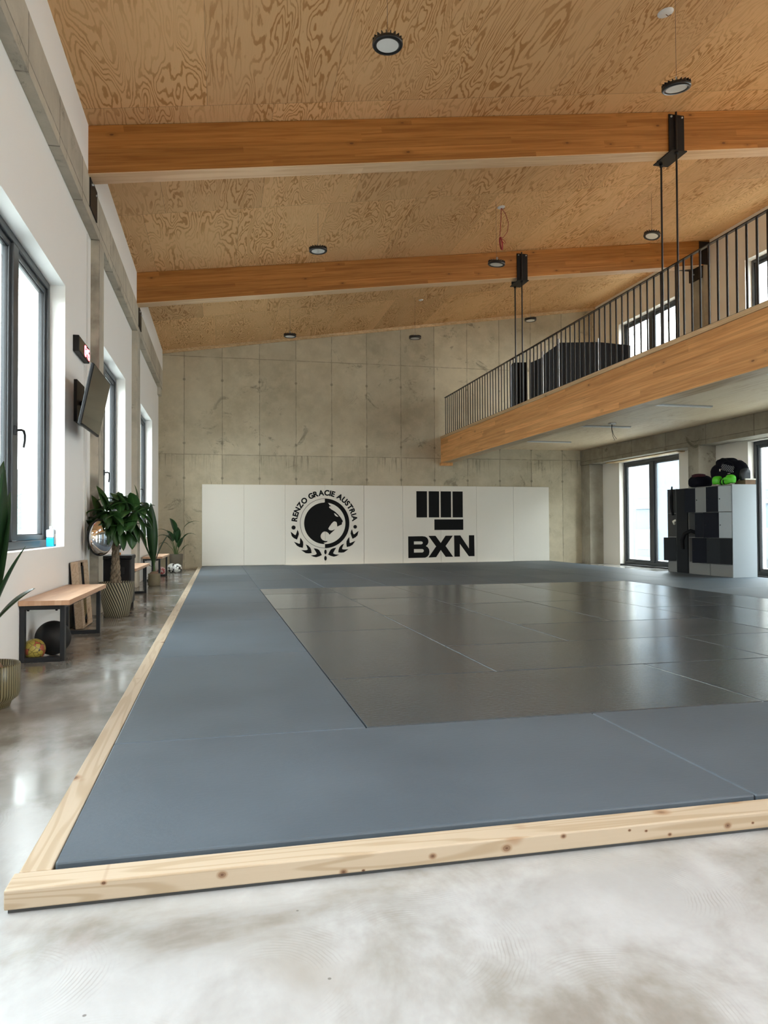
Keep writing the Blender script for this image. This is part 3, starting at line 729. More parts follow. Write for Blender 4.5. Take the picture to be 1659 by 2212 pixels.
# ================================================================== WALL PADS + EMBLEMS
pads = [-.43,.527,1.487,2.437,3.386,4.359,5.331,6.265,7.258,8.236]
padlab = ['blank white wall pad at the left end of the row','blank white wall pad, second from the left end','white wall pad carrying the left half of the round lion emblem','white wall pad carrying the right half of the round lion emblem','blank white wall pad between the two emblems','white wall pad with the B and the left half of the fist emblem','white wall pad with the N and the right half of the fist emblem','blank white wall pad just right of the fist emblem','blank white wall pad at the right end of the row']
for i in range(9):
    yo = .0 if i in (0,1,4,7,8) else .008
    b = MB(); b.box(pads[i]+.002, pads[i+1]-.002, YF-.052-yo, YF-.004, ZM+.002, 1.965)
    ob = b.build('wall_pad', M['pad'], bevel=.006); tag(ob, padlab[i], 'wall pad', 'white pads along the concrete wall')

def poly_curve(loops, depth):
    cu = bpy.data.curves.new('c', 'CURVE'); cu.dimensions = '2D'; cu.fill_mode = 'BOTH'; cu.extrude = depth
    for L_ in loops:
        s = cu.splines.new('POLY'); s.points.add(len(L_)-1); s.use_cyclic_u = True
        for p, q in zip(s.points, L_): p.co = (q[0], q[1], 0, 1)
    o = bpy.data.objects.new('c', cu); dg = bpy.context.evaluated_depsgraph_get(); COL.objects.link(o); dg.update()
    me = bpy.data.meshes.new_from_object(o.evaluated_get(dg)); bpy.data.objects.remove(o)
    b = MB(); b.add([v.co[:] for v in me.vertices], [tuple(p.vertices) for p in me.polygons]); bpy.data.meshes.remove(me)
    return b
TOWALL = Matrix(((1,0,0,0),(0,0,-1,0),(0,1,0,0),(0,0,0,1)))   # xy plane -> xz, depth towards the viewer
def wallpart(loops, name, parent, mat='ink', depth=.001, out=.0):
    b = poly_curve(loops, depth); b.xf(Matrix.Translation((0,-out,0)) @ TOWALL); return b.build(name, M[mat], parent)
PY = YF-.0635
em = empty('lion_emblem', (2.431, PY, 1.05)); tag(em, 'round black lion head emblem with laurel leaves and curved lettering', 'emblem')
def E(a, b_): return ((a-843)*.0013458, -(b_-750)*.001337)
arc = lambda R, a0, a1, n: [(R*cos(a0+(a1-a0)*k/n), R*sin(a0+(a1-a0)*k/n)) for k in range(n+1)]
R1, R0 = .594, .497
wallpart([arc(R1, -pi/2, pi/2, 60) + arc(R0, pi/2, -pi/2, 60)], 'thick_ring', em)
wallpart([arc(R1, pi/2, 3*pi/2, 60) + arc(R1-.008, 3*pi/2, pi/2, 60)], 'thin_ring', em)
head = [E(*p) for p in [(843,372),(905,385),(925,420),(962,441),(925,446),(918,465),(960,500),(1020,535),(1080,590),(1130,650),(1165,705),(1163,730),(1150,738),(1150,770),(1065,810),(1062,770),(1058,740),(1045,725),(1020,715),(995,722),(965,752),(930,800),(908,835),(906,852),(918,868),(945,878),(975,878),(1027,856),(1000,885),(965,915),(925,955),(905,925),(885,908),(855,897),(830,897),(800,912),(775,945),(765,980),(772,1015),(800,1048),(845,1068),(895,1068),(875,1088),(815,1097),(843,1120)]]
left = [(R0*cos(a), R0*sin(a)) for a in [(-pi/2) - pi*k/60 for k in range(1, 60)]]
wallpart([head + left], 'lion_head', em)
wallpart([[E(*p) for p in [(1005,568),(1035,580),(1062,605),(1088,632),(1058,630),(1028,612)]]], 'lion_eye', em, 'pad', .001, .0015)
L4 = [[(235,895),(258,912),(300,948),(318,958),(330,945),(355,862),(372,900),(380,940),(362,995),(345,1038),(290,1010),(255,975)],
      [(293,1075),(345,1095),(385,1112),(398,1105),(400,1060),(403,1003),(430,1035),(455,1080),(457,1130),(448,1185),(390,1172),(345,1145)],
      [(420,1225),(500,1228),(530,1222),(535,1208),(520,1165),(500,1123),(545,1145),(582,1185),(598,1230),(605,1280),(550,1285),(500,1280)],
      [(590,1322),(660,1314),(692,1300),(695,1285),(670,1240),(640,1193),(700,1205),(738,1225),(765,1270),(787,1318),(740,1340),(685,1355),(640,1345)]]
for L_ in L4:
    wallpart([[E(*p) for p in L_]], 'laurel_leaf', em); wallpart([[E(1686-p[0], p[1]-6) for p in L_]], 'laurel_leaf', em)
for cx, cy, rx, ry in ((852,1263,22,42),(852,1375,23,42),(287,823,36,36),(1390,815,33,33)):
    wallpart([[E(cx+rx*cos(2*pi*k/28), cy+ry*sin(2*pi*k/28)) for k in range(28)]], 'dot', em)
def glyph(ch, size, off):
    cu = bpy.data.curves.new('t', 'FONT'); cu.body = ch; cu.size = size; cu.extrude = .001; cu.offset = off; cu.align_x = 'CENTER'
    o = bpy.data.objects.new('t', cu); COL.objects.link(o); dg = bpy.context.evaluated_depsgraph_get(); dg.update()
    me = bpy.data.meshes.new_from_object(o.evaluated_get(dg)); bpy.data.objects.remove(o)
    b = MB(); b.add([v.co[:] for v in me.vertices], [tuple(p.vertices) for p in me.polygons]); bpy.data.meshes.remove(me)
    xs_ = [v[0] for v in b.v] or [0]; return b, min(xs_), max(xs_)
txt = 'RENZO GRACIE AUSTRIA'; size = .176; gl = []; tot = 0; gap = .016
for ch in txt:
    if ch == ' ': gl.append((None, .062)); tot += .062
    else:
        g, a, c = glyph(ch, size, .0075); g.xf(Matrix.Translation((-(a+c)/2,0,0))); gl.append((g, c-a+gap)); tot += c-a+gap
RT = .672; a_start, a_end = radians(176.5), radians(3.8); span = a_start-a_end; k = span/tot
pos_ = 0; allm = MB()
for g, w in gl:
    if g:
        a = a_start - (pos_+w/2)*k; g.xf(Matrix.Translation((RT*cos(a), RT*sin(a), 0)) @ Matrix.Rotation(a-pi/2, 4, 'Z')); allm.add(g.v, g.f)
    pos_ += w
allm.xf(TOWALL); allm.build('lettering', M['ink'], em)

fe = empty('fist_emblem', (5.331, PY, 1.05)); tag(fe, 'black fist emblem of upright bars above the big letters BXN', 'emblem')
def F(a, b_): return ((4.702+(a-232)*.002519)-5.331, (1.834-(b_-100)*.002418)-1.05)
for a, c in ((232,340),(357,464),(480,587),(602,708)):
    wallpart([[F(a,100),F(c,100),F(c,368),F(a,368)]], 'finger_bar', fe)
wallpart([[F(414,388),F(712,388),F(712,497),F(414,497)]], 'thumb_bar', fe)
def rr(pts, r=8): return pts
Bo = [(147,560),(290,559),(318,563),(338,575),(351,597),(352,622),(342,645),(326,660),(345,672),(358,692),(362,718),(356,748),(340,768),(318,778),(148,780)]
Bh1 = [(205,612),(280,612),(291,617),(295,627),(291,637),(280,642),(205,642)]; Bh2 = [(205,690),(290,690),(301,696),(305,707),(301,719),(290,725),(205,725)]
wallpart([[F(*p) for p in q] for q in (Bo, Bh1, Bh2)], 'letter', fe)
wallpart([[F(*p) for p in [(352,556),(425,556),(478,630),(528,556),(603,556),(528,662),(605,773),(528,773),(478,702),(430,775),(352,777),(430,665)]]], 'letter', fe)
wallpart([[F(*p) for p in [(616,554),(680,554),(770,690),(770,553),(826,553),(828,770),(768,770),(675,640),(675,773),(618,773)]]], 'letter', fe)

# ================================================================== MATS
G = .0025
def mat_(x0_, x1_, y0_, y1_, blue, lab, z=0.):
    # x0_, x1_ may be functions of y: the joints of the laid mats run very slightly out of square
    fa = x0_ if callable(x0_) else (lambda y_: x0_); fb = x1_ if callable(x1_) else (lambda y_: x1_)
    cy = (y0_+y1_)/2; cx = (fa(cy)+fb(cy))/2
    b = MB(); b.prism([(fa(y0_)-cx+G, y0_-cy+G), (fb(y0_)-cx-G, y0_-cy+G), (fb(y1_)-cx-G, y1_-cy-G), (fa(y1_)-cx+G, y1_-cy-G)], 'z', .002, ZM+z)
    o = b.build('floor_mat', M['mat_blue' if blue else 'mat_dark'], bevel=.006); o.location = (cx, cy, 0)
    return tag(o, lab, 'floor mat', 'blue-grey border mats' if blue else 'dark grey inner mats')
JOINT = [.628,1.66,2.66,3.63,4.59,5.54,6.49,7.06]; JK = [.0115,.019,.021,.021,.021,.021,.018,.0]
def joint(c): return lambda y_: JOINT[c] - JK[c]*(y_-3.18)
yF0, yF1 = 2.088, 3.175
xF = [-.43,1.71,3.85,5.95,8.95]
fl = ['big blue-grey floor mat in the front row at the left corner of the timber frame','blue-grey floor mat in the front row, second from the left','blue-grey floor mat in the front row, third from the left','blue-grey floor mat in the front row, last on the right']
for i in range(4): mat_(xF[i], xF[i+1], yF0, yF1, True, fl[i])
yLc = [3.18,5.22,7.12,8.76,10.55,12.3,14.0,15.7,17.38]
onum = ['first','second','third','fourth','fifth','sixth','seventh','eighth']
for i in range(8): mat_(-.43, joint(0), yLc[i], yLc[i+1], True, 'blue-grey left-column mat by the long timber, %s behind the front row' % onum[i])
ry_ = [3.18,4.22,5.20,6.18,7.13,8.0,8.86,9.76,10.64]
D = [(0,2,0,1),(2,2,0,1),(4,2,0,1),(0,1,1,2),(1,2,1,1),(3,2,1,1),(5,1,1,2),(1,1,2,2),(2,2,2,1),(4,1,2,2),(0,1,3,2),(2,1,3,2),(3,1,3,2),(5,1,3,2),
     (1,1,4,2),(4,1,4,2),(0,1,5,2),(2,1,5,2),(3,1,5,2),(5,1,5,2),(1,1,6,2),(4,1,6,2),(0,1,7,1),(2,1,7,1),(3,1,7,1),(5,1,7,1)]
for n_, (c, w, r_, h_) in enumerate(D):
    mat_(joint(c), joint(c+w), ry_[r_], ry_[r_+h_], False, 'dark grey mat in dark row %d from the front, %s column from the left' % (r_+1, onum[c]), random.uniform(-.0008,.0008))
# right-hand and far border
for i, (a, c) in enumerate(((3.18,5.2),(5.2,7.13),(7.13,9.0),(9.0,10.64),(10.64,12.72))):
    mat_(joint(6) if i < 4 else 8.26, 8.95, a, c, True, 'blue-grey mat in the right border by the lockers, %s behind the front row' % onum[i])
fx = [.50,1.48,2.44,3.40,4.35,5.30,6.4,7.3,8.26]; fy = [10.64,12.4,14.1,15.75,17.38]
for j in range(4):
    for i in range(8):
        fj = lambda q: (lambda y_: fx[q] - .012*(y_-10.64)) if 0 < q < 8 else (joint(0) if q == 0 else (lambda y_: fx[8]))
        mat_(fj(i), fj(i+1), fy[j], fy[j+1], True, 'blue-grey mat in the %s row beyond the dark mats, %s from the left' % (onum[j], onum[i]))
# loose thin strip lying against the pads
b = MB(); b.prism([(1.62,17.20),(4.2,17.30),(7.0,17.36),(7.2,17.385),(1.45,17.385)], 'z', ZM, ZM+.006); ob = b.build('floor_strip', M['pad']); tag(ob, 'thin pale strip lying on the mats along the foot of the pads', 'floor strip')

# timber frame round the mats
b = MB(); b.box(-.523, 9.0, 1.980, 2.076, .010, .060); ob = b.build('edge_timber', M['pine_x'], bevel=.004, seg=2); tag(ob, 'knotty pine timber along the front edge of the mats', 'timber', 'pine timbers framing the mats')
b = MB(); b.box(-.513, -.433, 2.078, 17.40, .010, .060); ob = b.build('edge_timber', M['pine_y'], bevel=.004, seg=2); tag(ob, 'long pine timber along the left edge of the mats', 'timber', 'pine timbers framing the mats')
b = MB(); b.box(-.515, 9.0, 1.988, 2.072, .0005, .0095); ob = b.build('foam_strip', M['foam']); tag(ob, 'thin grey foam strip under the front pine timber', 'foam strip', 'foam strips under the timbers')
b = MB(); b.box(-.505, -.44, 2.08, 17.39, .0005, .0095); ob = b.build('foam_strip', M['powder']); tag(ob, 'thin grey foam strip under the long left pine timber', 'foam strip', 'foam strips under the timbers')

# ================================================================== BENCHES
def make_bench(L=1.47):
    r = empty('bench')
    W = .30; T = .027; H_ = .405
    b = MB(); b.box(-W/2, W/2+.04, -.035, L+.035, H_, H_+.036); b.build('seat', M['benchwood'], r, bevel=.002)
    for y0_ in (0, L-.05):
        b = MB(); q = .032
        b.box(-W/2,-W/2+q,y0_,y0_+.05,0,H_); b.box(W/2-q,W/2,y0_,y0_+.05,0,H_); b.box(-W/2+q,W/2-q,y0_,y0_+.05,0,q); b.box(-W/2+q,W/2-q,y0_,y0_+.05,H_-q,H_)
        b.build('leg', M['powder'], r, bevel=.002)
    for x_ in (-W/2+.03, W/2-.045):
        b = MB(); b.box(x_, x_+.03, .05, L-.05, H_-.03, H_-.001); b.build('rail', M['powder'], r)
    for x_ in (-W/2+.05, W/2-.06):
        b = MB(); b.lathe([(0,-.012),(.008,-.01),(.01,0)], 8, (x_, .025, H_-.032)); b.build('screw_head', M['black'], r)
    return r
b0 = make_bench(); b0.location = (-1.246, 5.64, 0); b0.rotation_euler = (0,0,-.016); tag(b0, 'wooden bench on black steel frames nearest to the viewer, balls underneath', 'bench', 'benches along the left wall')
b1 = copy_tree(b0); b1.location = (-1.236, 9.78, 0); tag(b1, 'wooden bench on black steel frames beside the black loudspeaker', 'bench', 'benches along the left wall')
b2 = copy_tree(b0); b2.location = (-1.215, 13.72, 0); tag(b2, 'wooden bench on black steel frames farthest away, near the basket plant', 'bench', 'benches along the left wall')

# balls
def ball(name, r_, loc, mat, lab, cat='ball', rot=(0,0,0)):
    bm = bmesh.new(); bmesh.ops.create_icosphere(bm, subdivisions=4, radius=r_); me = bpy.data.meshes.new(name)
    for f in bm.faces: f.smooth = True
    bm.to_mesh(me); bm.free(); me.materials.append(mat); o = bpy.data.objects.new(name, me); COL.objects.link(o); o.location = loc; o.rotation_euler = rot
    return tag(o, lab, cat)
ball('football', .078, (-1.32,5.735,.0785), M['ballgold'], 'yellow and orange football under the nearest bench', rot=(.3,.4,.8))
ball('exercise_ball', .128, (-1.238,5.95,.1285), M['medball'], 'big matt black ball under the nearest bench')
ball('football', .100, (-.895,16.05,.1005), M['ballwhite'], 'white and black football beside the farthest plant pot', rot=(.5,.2,.4))
ball('football', .100, (-1.02,16.22,.1005), M['ballwhite'], 'white and black football half hidden behind the other black and white one', rot=(1.5,.9,.1))
ball('play_ball', .085, (-1.17,15.38,.0855), M['ballpink'], 'small pink and red striped ball behind the farthest bench legs')

# ================================================================== PLANTS
LIM = [None]
def leaf_mesh(b, base, d, L, W, droop, tw=0., n=10, curl=.12, shape=1.):
    """a leaf blade as a curved strip with uv across; base point, direction, length, width"""
    d = Vector(d).normalized(); p = Vector(base); side = d.cross(Vector((0,0,1)))
    if side.length < .05: side = Vector((1,0,0))
    side.normalize(); side = Matrix.Rotation(tw, 3, d) @ side
    rows = []
    for i in range(n+1):
        t_ = i/n; w = W*.5*(sin(pi*min(1, t_**shape))**.8)*(1 if t_ < .98 else .2) + .0015
        up = side.cross(d).normalized()
        rows.append((p - side*w + up*curl*w, p, p + side*w + up*curl*w))
        p = p + d*(L/n); d = (d + Vector((0,0,-droop/n))).normalized(); side = (side - d*side.dot(d)).normalized()
    vs = [v for r_ in rows for v in r_]; fs = []
    if LIM[0]: vs = [Vector((max(v.x, LIM[0](v.y)), v.y, v.z)) for v in vs]
    for i in range(n):
        o = i*3; fs += [(o,o+1,o+4,o+3),(o+1,o+2,o+5,o+4)]
    b.add(vs, fs, 0, True)
def add_uv(o):
    me = o.data; uv = me.uv_layers.new(name='UVMap')
    for p in me.polygons:
        for li in p.loop_indices:
            vi = me.loops[li].vertex_index; uv.data[li].uv = ((vi % 3)/2., 0.)
def leaf_obj(parent, mat, *a, **k):
    b = MB(); leaf_mesh(b, *a, **k); o = b.build('leaf', M[mat], parent); add_uv(o)
    s = o.modifiers.new('solid', 'SOLIDIFY'); s.thickness = .0012
    return o

# braided money tree
LIM[0] = lambda y_: -.285 if y_ < .10 else -.195
pa = empty('money_tree', (-1.10, 8.36, 0)); tag(pa, 'money tree with braided trunk in a diagonally ribbed pot by the loudspeaker', 'plant')
b = MB(); b.lathe([(.0,0),(.118,0),(.125,.01),(.150,.13),(.172,.25),(.181,.365),(.183,.372),(.176,.372),(.17,.33),(.0,.325)], 48); b.build('pot', M['potdiag'], pa)
b = MB(); b.lathe([(0,.335),(.168,.335)], 32); b.build('soil', M['soil'], pa)
b = MB()
for s_ in range(4):
    pts = []; rs = []
    for i in range(41):
        t_ = i/40; z = .33+.56*t_; ph = s_*pi/2 + t_*2*pi*2.1; rr_ = .024*(1-.15*t_) + (.05*(max(0, t_-.82)/.18)**1.5) + .012*(1-t_)**3
        pts.append((-.012+rr_*cos(ph), rr_*sin(ph), z)); rs.append(.024*(1-.25*t_) + .006*(1-t_)**3)
    b.tube(pts, rs, 8)
b.build('braided_trunk', M['trunk'], pa)
def palmate(parent, hub, aim, n, L, W, droop):
    aim = Vector(aim).normalized(); u = aim.cross(Vector((0,0,1))).normalized(); v_ = u.cross(aim)
    for k_ in range(n):
        a = 2*pi*k_/n + .3; d = (u*cos(a) + v_*sin(a)*.9 + aim*.35).normalized()
        leaf_obj(parent, 'leaf', hub, d, L*random.uniform(.95,1.3), W*random.uniform(1.05,1.4), droop*random.uniform(.8,1.3), 0, 9, .15, .85)
hubs = [((.05,-.16,1.02),(.2,-.9,-.1),6,.25),((-.08,-.14,1.18),(-.2,-.8,.4),6,.25),((.20,-.10,1.17),(.6,-.5,.2),6,.24),((-.03,-.10,1.10),(.1,-.9,.3),6,.27),((.12,-.08,1.13),(.5,-.6,.3),6,.26),((-.16,-.05,1.10),(-.5,-.6,.3),6,.24),((.22,0,1.26),(.8,-.2,.4),5,.22),((.02,0,1.30),(0,-.5,.8),6,.24),((-.10,.05,1.24),(-.4,-.1,.8),5,.22),((.13,.10,1.22),(.4,.3,.5),5,.22),((-.20,-.10,.98),(-.7,-.4,.0),4,.22),((.18,-.05,1.04),(.7,-.4,.0),5,.24),((.0,.14,1.2),(0,.8,.4),5,.22)]
for h_, am, n_, L_ in hubs:
    bb = MB(); h_ = (h_[0]-.005, h_[1], h_[2]-.05)
    bb.tube([(-.012,0,.86),((h_[0])*.5, h_[1]*.5, (.88+h_[2])/2+.03), h_], [.006,.004,.003], 6); bb.build('leaf_stalk', M['stem'], pa)
    palmate(pa, h_, am, n_, L_, .095, 1.25)

# coconut seedlings with pleated blades
def coconut(loc, lab, leaves, pot, ph):
    r = empty('coconut_palm', loc); tag(r, lab, 'plant')
    pot(r)
    bm = bmesh.new(); bmesh.ops.create_icosphere(bm, subdivisions=3, radius=1.); bmesh.ops.scale(bm, vec=(.075,.075,.055), verts=bm.verts); bmesh.ops.translate(bm, vec=(0,0,ph), verts=bm.verts)
    for f in bm.faces: f.smooth = True
    me = bpy.data.meshes.new('coconut'); bm.to_mesh(me); bm.free(); me.materials.append(M['husk']); o = bpy.data.objects.new('coconut', me); COL.objects.link(o); o.parent = r
    b = MB(); b.tube([(0,0,ph+.03),(.0,0,ph+.14),(.0,0,ph+.26)], [.022,.016,.010], 8); b.build('stem', M['stem'], r)
    for a in leaves: leaf_obj(r, 'leafdark', *a[:5], a[5] if len(a) > 5 else 0., 14, .25, 1.1)
    return r
def pot_glazed(r):
    b = MB(); b.lathe([(0,0),(.105,0),(.112,.012),(.118,.03),(.150,.055),(.158,.075),(.160,.225),(.156,.232),(.150,.225),(.148,.2),(0,.195)], 64); b.build('pot', M['potrib'], r)
def pot_sack(r):
    b = MB(); b.lathe([(0,0),(.085,0),(.098,.02),(.10,.09),(.094,.17),(.098,.20),(.09,.205),(.082,.19),(0,.185)], 32); b.build('pot', M['wicker'], r)
LIM[0] = lambda y_: -.175
coconut((-1.215,4.28,0), 'strap-leaved palm in a ribbed khaki glazed pot, cut by the left frame edge',
    [((-.01,0,.30),(.10,-.1,1),1.02,.21,.22,.3),((0,0,.36),(.10,.05,1),.80,.145,.35,.5),((.0,-.02,.40),(.32,-.05,1),.50,.135,.55,.3),((.0,-.01,.40),(.75,-.1,1.0),.34,.12,.5,.3),((0,0,.35),(-.5,.2,1),.8,.14,.5),((-.02,.0,.38),(-.2,-.5,1),.6,.12,.6)], pot_glazed, .20)
LIM[0] = lambda y_: -.225
coconut((-1.075,12.60,0), 'strap-leaved palm in a small sack-like pot between the second and third bench',
    [((-.01,0,.30),(-.03,-.1,1),1.08,.17,.12,.3),((0,0,.36),(-.20,0,1),.88,.15,.15,.2),((-.01,0,.34),(-.42,-.05,1),.72,.12,.12,.2),((0,0,.33),(.30,0,1),.60,.085,.75,.3),((0,0,.30),(-.8,-.2,.45),.26,.08,.8,.0)], pot_sack, .19)

# broad-leaved plant in the far corner
LIM[0] = lambda y_: -.43
pf = empty('peace_lily', (-.955, 16.62, 0)); tag(pf, 'broad-leaved plant in a fine lattice pot in the far left corner', 'plant')
b = MB(); b.lathe([(0,0),(.115,0),(.125,.01),(.148,.375),(.150,.385),(.142,.385),(.138,.35),(0,.345)], 40); b.build('pot', M['potdiag2'], pf)
for (dx_, dy_, h_, L_, W_, dr, az) in ((.35,-.1,.82,.40,.085,1.1,0),(-.05,-.1,.70,.36,.16,1.5,.2),(-.30,-.05,.62,.32,.10,1.3,0),(-.33,-.1,.50,.30,.10,1.6,0),(.28,-.1,.48,.36,.10,1.5,0),(.22,-.1,.38,.34,.09,1.0,0),(.05,-.15,.36,.34,.13,.9,0),(-.12,-.2,.42,.34,.15,1.1,0),(.12,-.2,.22,.30,.13,.8,0),(.25,-.1,.12,.24,.07,.9,0),(.0,.2,.5,.34,.14,1.3,0),(-.2,.2,.4,.3,.12,1.3,0),(-.36,0,.30,.26,.09,1.8,0)):
    tip = (dx_*.45, dy_*.5, .36+h_*.72)
    bb = MB(); bb.tube([(dx_*.06,dy_*.06,.35),(dx_*.22,dy_*.25,.36+h_*.45),tip], [.006,.005,.003], 6); bb.build('leaf_stalk', M['stem'], pf)
    leaf_obj(pf, 'leafdark', tip, (dx_*1.6, dy_, .75), L_, W_, dr*1.3, 0, 10, .2, .8)

# ================================================================== LEFT WALL THINGS
# TV on an arm
tv = empty('television', (-1.155, 7.36, 2.15)); tag(tv, 'black flat television tilted down from the left wall below the red clock', 'television')
tilt = Matrix.Rotation(radians(11.5), 4, 'Y')
b = MB(); b.box(-.028,0,-.49,.49,-.28,.28); b.xf(tilt); b.build('casing', M['black'], tv, bevel=.006)
b = MB(); b.box(.0005,.003,-.478,.478,-.262,.268); b.xf(tilt); b.build('display', M['screen'], tv)
b = MB(); b.box(-.06,-.028,-.30,.30,-.20,.12); b.xf(tilt); b.build('back_housing', M['black'], tv, bevel=.01)
b = MB(); b.box(-.244,-.215,.22,.62,-.15,.26); b.tube([(-.215,.42,.05),(-.13,.22,.05),(-.06,.0,.03)], .022, 8); b.build('wall_bracket', M['steel'], tv)
# clock
ck = empty('led_clock', (XL+.001, 7.815, 2.755)); tag(ck, 'black wall clock with red glowing digits above the television', 'clock')
b = MB(); b.box(0,.055,-.29,.29,-.078,.078); b.build('case', M['black'], ck, bevel=.004)
b = MB(); b.box(.0555,.057,-.275,.275,-.066,.066); b.build('face', M['screen'], ck)
SEG = {'1':'bc','5':'afgcd','4':'fgbc'}
def digit(b, ch, cy, h=.045, w=.028, th=.009):
    # seen from +x side: the reader's left is -y ... the room side looks towards -x, so left = -y
    S = {'a':(-w,w,h-th,h+th),'g':(-w,w,-th,th),'d':(-w,w,-h-th,-h+th),'f':(-w-th,-w+th,0,h),'e':(-w-th,-w+th,-h,0),'b':(w-th,w+th,0,h),'c':(w-th,w+th,-h,0)}
    for s_ in SEG[ch]:
        y0_, y1_, z0_, z1_ = S[s_]; b.box(.0572,.059, cy+y0_, cy+y1_, z0_, z1_)
for ch, cy in (('1',-.01),('5',.06),('4',.155),('5',.235)):
    b = MB(); digit(b, ch, cy); b.build('digit', M['led'], ck)
b = MB(); b.box(.0572,.059,.102,.110,.012,.022); b.box(.0572,.059,.102,.110,-.022,-.012); b.build('colon', M['led'], ck)
cc = MB(); cc.box(XL+.0005, XL+.016, 8.10, 8.13, .45, 2.66); ob = cc.build('cable_duct', M['whiteplastic']); tag(ob, 'narrow white cable duct running down the wall from the clock', 'cable duct')
cc = MB(); cc.box(XL+.0005, XL+.012, 8.24, 8.262, .0, 4.10); ob = cc.build('conduit_pipe', M['whiteplastic']); tag(ob, 'thin pale conduit on the white wall next to the first concrete pillar', 'conduit')
# sockets at the skirting
ob = MB().box(XL+.0005, XL+.025, 7.98, 8.10, .30, .40).build('wall_socket', M['whiteplastic'], bevel=.003); tag(ob, 'white twin wall socket behind the leaning wooden box', 'socket')
# convex mirror
mr = empty('convex_mirror', (-1.232, 8.12, .857)); mr.rotation_euler = (0,0,radians(-31)); tag(mr, 'round convex safety mirror on the first concrete pillar', 'mirror')
prof = [(0,.085)] + [(.185*sin(a), .085*cos(a)**1.0) for a in [radians(q) for q in range(8, 91, 6)]]
b = MB(); b.lathe([(r_, z_) for r_, z_ in prof], 48); b.xf(Matrix.Rotation(pi/2,4,'Y')); b.build('dome', M['chrome'], mr)
b = MB(); b.lathe([(.183,.012),(.192,.008),(.194,-.006),(.186,-.012),(0,-.012)], 48); b.xf(Matrix.Rotation(pi/2,4,'Y')); b.build('rim', M['black'], mr)
b = MB(); b.tube([(-.012,0,0),(-.05,.06,.0),(-.07,.20,.0)], .012, 8); b.build('arm', M['steel'], mr)

# leaning wooden box with black slot
lb = empty('wooden_box', (-1.297, 7.62, 0)); tag(lb, 'flat wooden box with a black slotted strip leaning on the wall behind the bench', 'wooden box')
def lean(b): return b.xf(Matrix.Rotation(radians(-4.6), 4, 'Y'))
b = MB(); b.box(-.055,.012,-.26,.26,0,.62); b.build  # outer tray
b = MB(); b.box(-.055,-.045,-.26,.26,.0,.63); b.box(-.045,.012,-.26,-.248,0,.63); b.box(-.045,.012,.248,.26,0,.63); b.box(-.045,.012,-.248,.248,.618,.63); b.box(-.045,.012,-.248,.248,0,.012)
lean(b).xf(Matrix.Translation((.018,0,.008))).build('tray', M['crate'] if 'crate' in M else mat_pine('tray_wood', 'y', (.52,.40,.29), (.40,.29,.19)), lb)
M['crate'] = bpy.data.materials['tray_wood']
b = MB(); b.box(-.004,.008,-.248,-.11,.012,.618); b.box(-.004,.008,.06,.248,.012,.618); lean(b).xf(Matrix.Translation((.018,0,.008))).build('panel', M['crate'], lb)
b = MB(); b.box(-.012,.001,-.11,.06,.06,.58); lean(b).xf(Matrix.Translation((.018,0,.008))).build('slot_strip', M['strap'], lb)
b = MB()
for k in range(14):
    z = .05+.020*k; b.add([(.0012,-.10,z+.03),(.0012,.05,z+.075),(.0012,.05,z+.082),(.0012,-.10,z+.037),(.004,-.10,z+.03),(.004,.05,z+.075),(.004,.05,z+.082),(.004,-.10,z+.037)], [(0,3,2,1),(4,5,6,7),(0,1,5,4),(1,2,6,5),(2,3,7,6),(3,0,4,7)])
lean(b).xf(Matrix.Translation((.018,0,.008))).build('lattice', M['zinc'], lb)
b = MB(); b.box(-.062,-.0555,-.262,.262,0,.628); lean(b).xf(Matrix.Translation((.018,0,.008))).build('back_board', M['black'], lb)

# loudspeaker
sp = empty('loudspeaker', (-1.185, 9.25, 0)); tag(sp, 'black trolley loudspeaker on the floor behind the money tree', 'loudspeaker')
b = MB(); b.box(-.155,.155,-.22,.17,.06,.62); b.build('cabinet', M['black'], sp, bevel=.02, seg=3)
b = MB(); b.box(-.165,.165,-.235,.185,.585,.635); b.build('top_rim', M['black'], sp, bevel=.015)
b = MB(); b.lathe([(.105,.0),(.098,.012),(.06,.004),(.03,-.002),(0,.006)], 32); b.xf(Matrix.Translation((0,-.224,.22)) @ Matrix.Rotation(pi/2,4,'X')); b.build('woofer', M['medball'], sp)
b = MB(); b.lathe([(.03,.010),(.026,.016),(0,.018)], 24); b.xf(Matrix.Translation((.02,-.234,.235)) @ Matrix.Rotation(pi/2,4,'X')); b.build('woofer_cap', M['whiteplastic'], sp)
b = MB(); b.box(-.08,.08,-.226,-.219,.42,.50); b.build('horn', M['medball'], sp, bevel=.004)
b = MB(); b.tube([(-.10,-.235,.60),(-.10,-.26,.61),(.10,-.26,.61),(.10,-.235,.60)], .009, 8); b.build('handle', M['black'], sp)
for x_ in (-.13,.13):
    b = MB(); b.lathe([(0,-.014),(.028,-.014),(.032,0),(.028,.014),(0,.014)], 18); b.xf(Matrix.Translation((x_,-.19,.032)) @ Matrix.Rotation(pi/2,4,'Y')); b.build('wheel', M['gasket'], sp)
b = MB(); b.box(-.14,.14,.10,.15,0,.07); b.build('foot', M['gasket'], sp)
bt = empty('drink_bottle', (-1.185, 9.16, .636)); tag(bt, 'small grey-capped bottle with amber drink on top of the loudspeaker', 'bottle')
b = MB(); b.lathe([(0,0),(.026,0),(.027,.03),(0,.03)], 20); b.build('liquid', M['amber'], bt)
b = MB(); b.lathe([(.0265,.0305),(.0265,.065),(0,.065)], 20); b.build('body', M['bottleclear'], bt)
b = MB(); b.lathe([(.0,.0655),(.028,.0655),(.028,.105),(.024,.115),(0,.115)], 20); b.build('cap', M['powder'], bt)
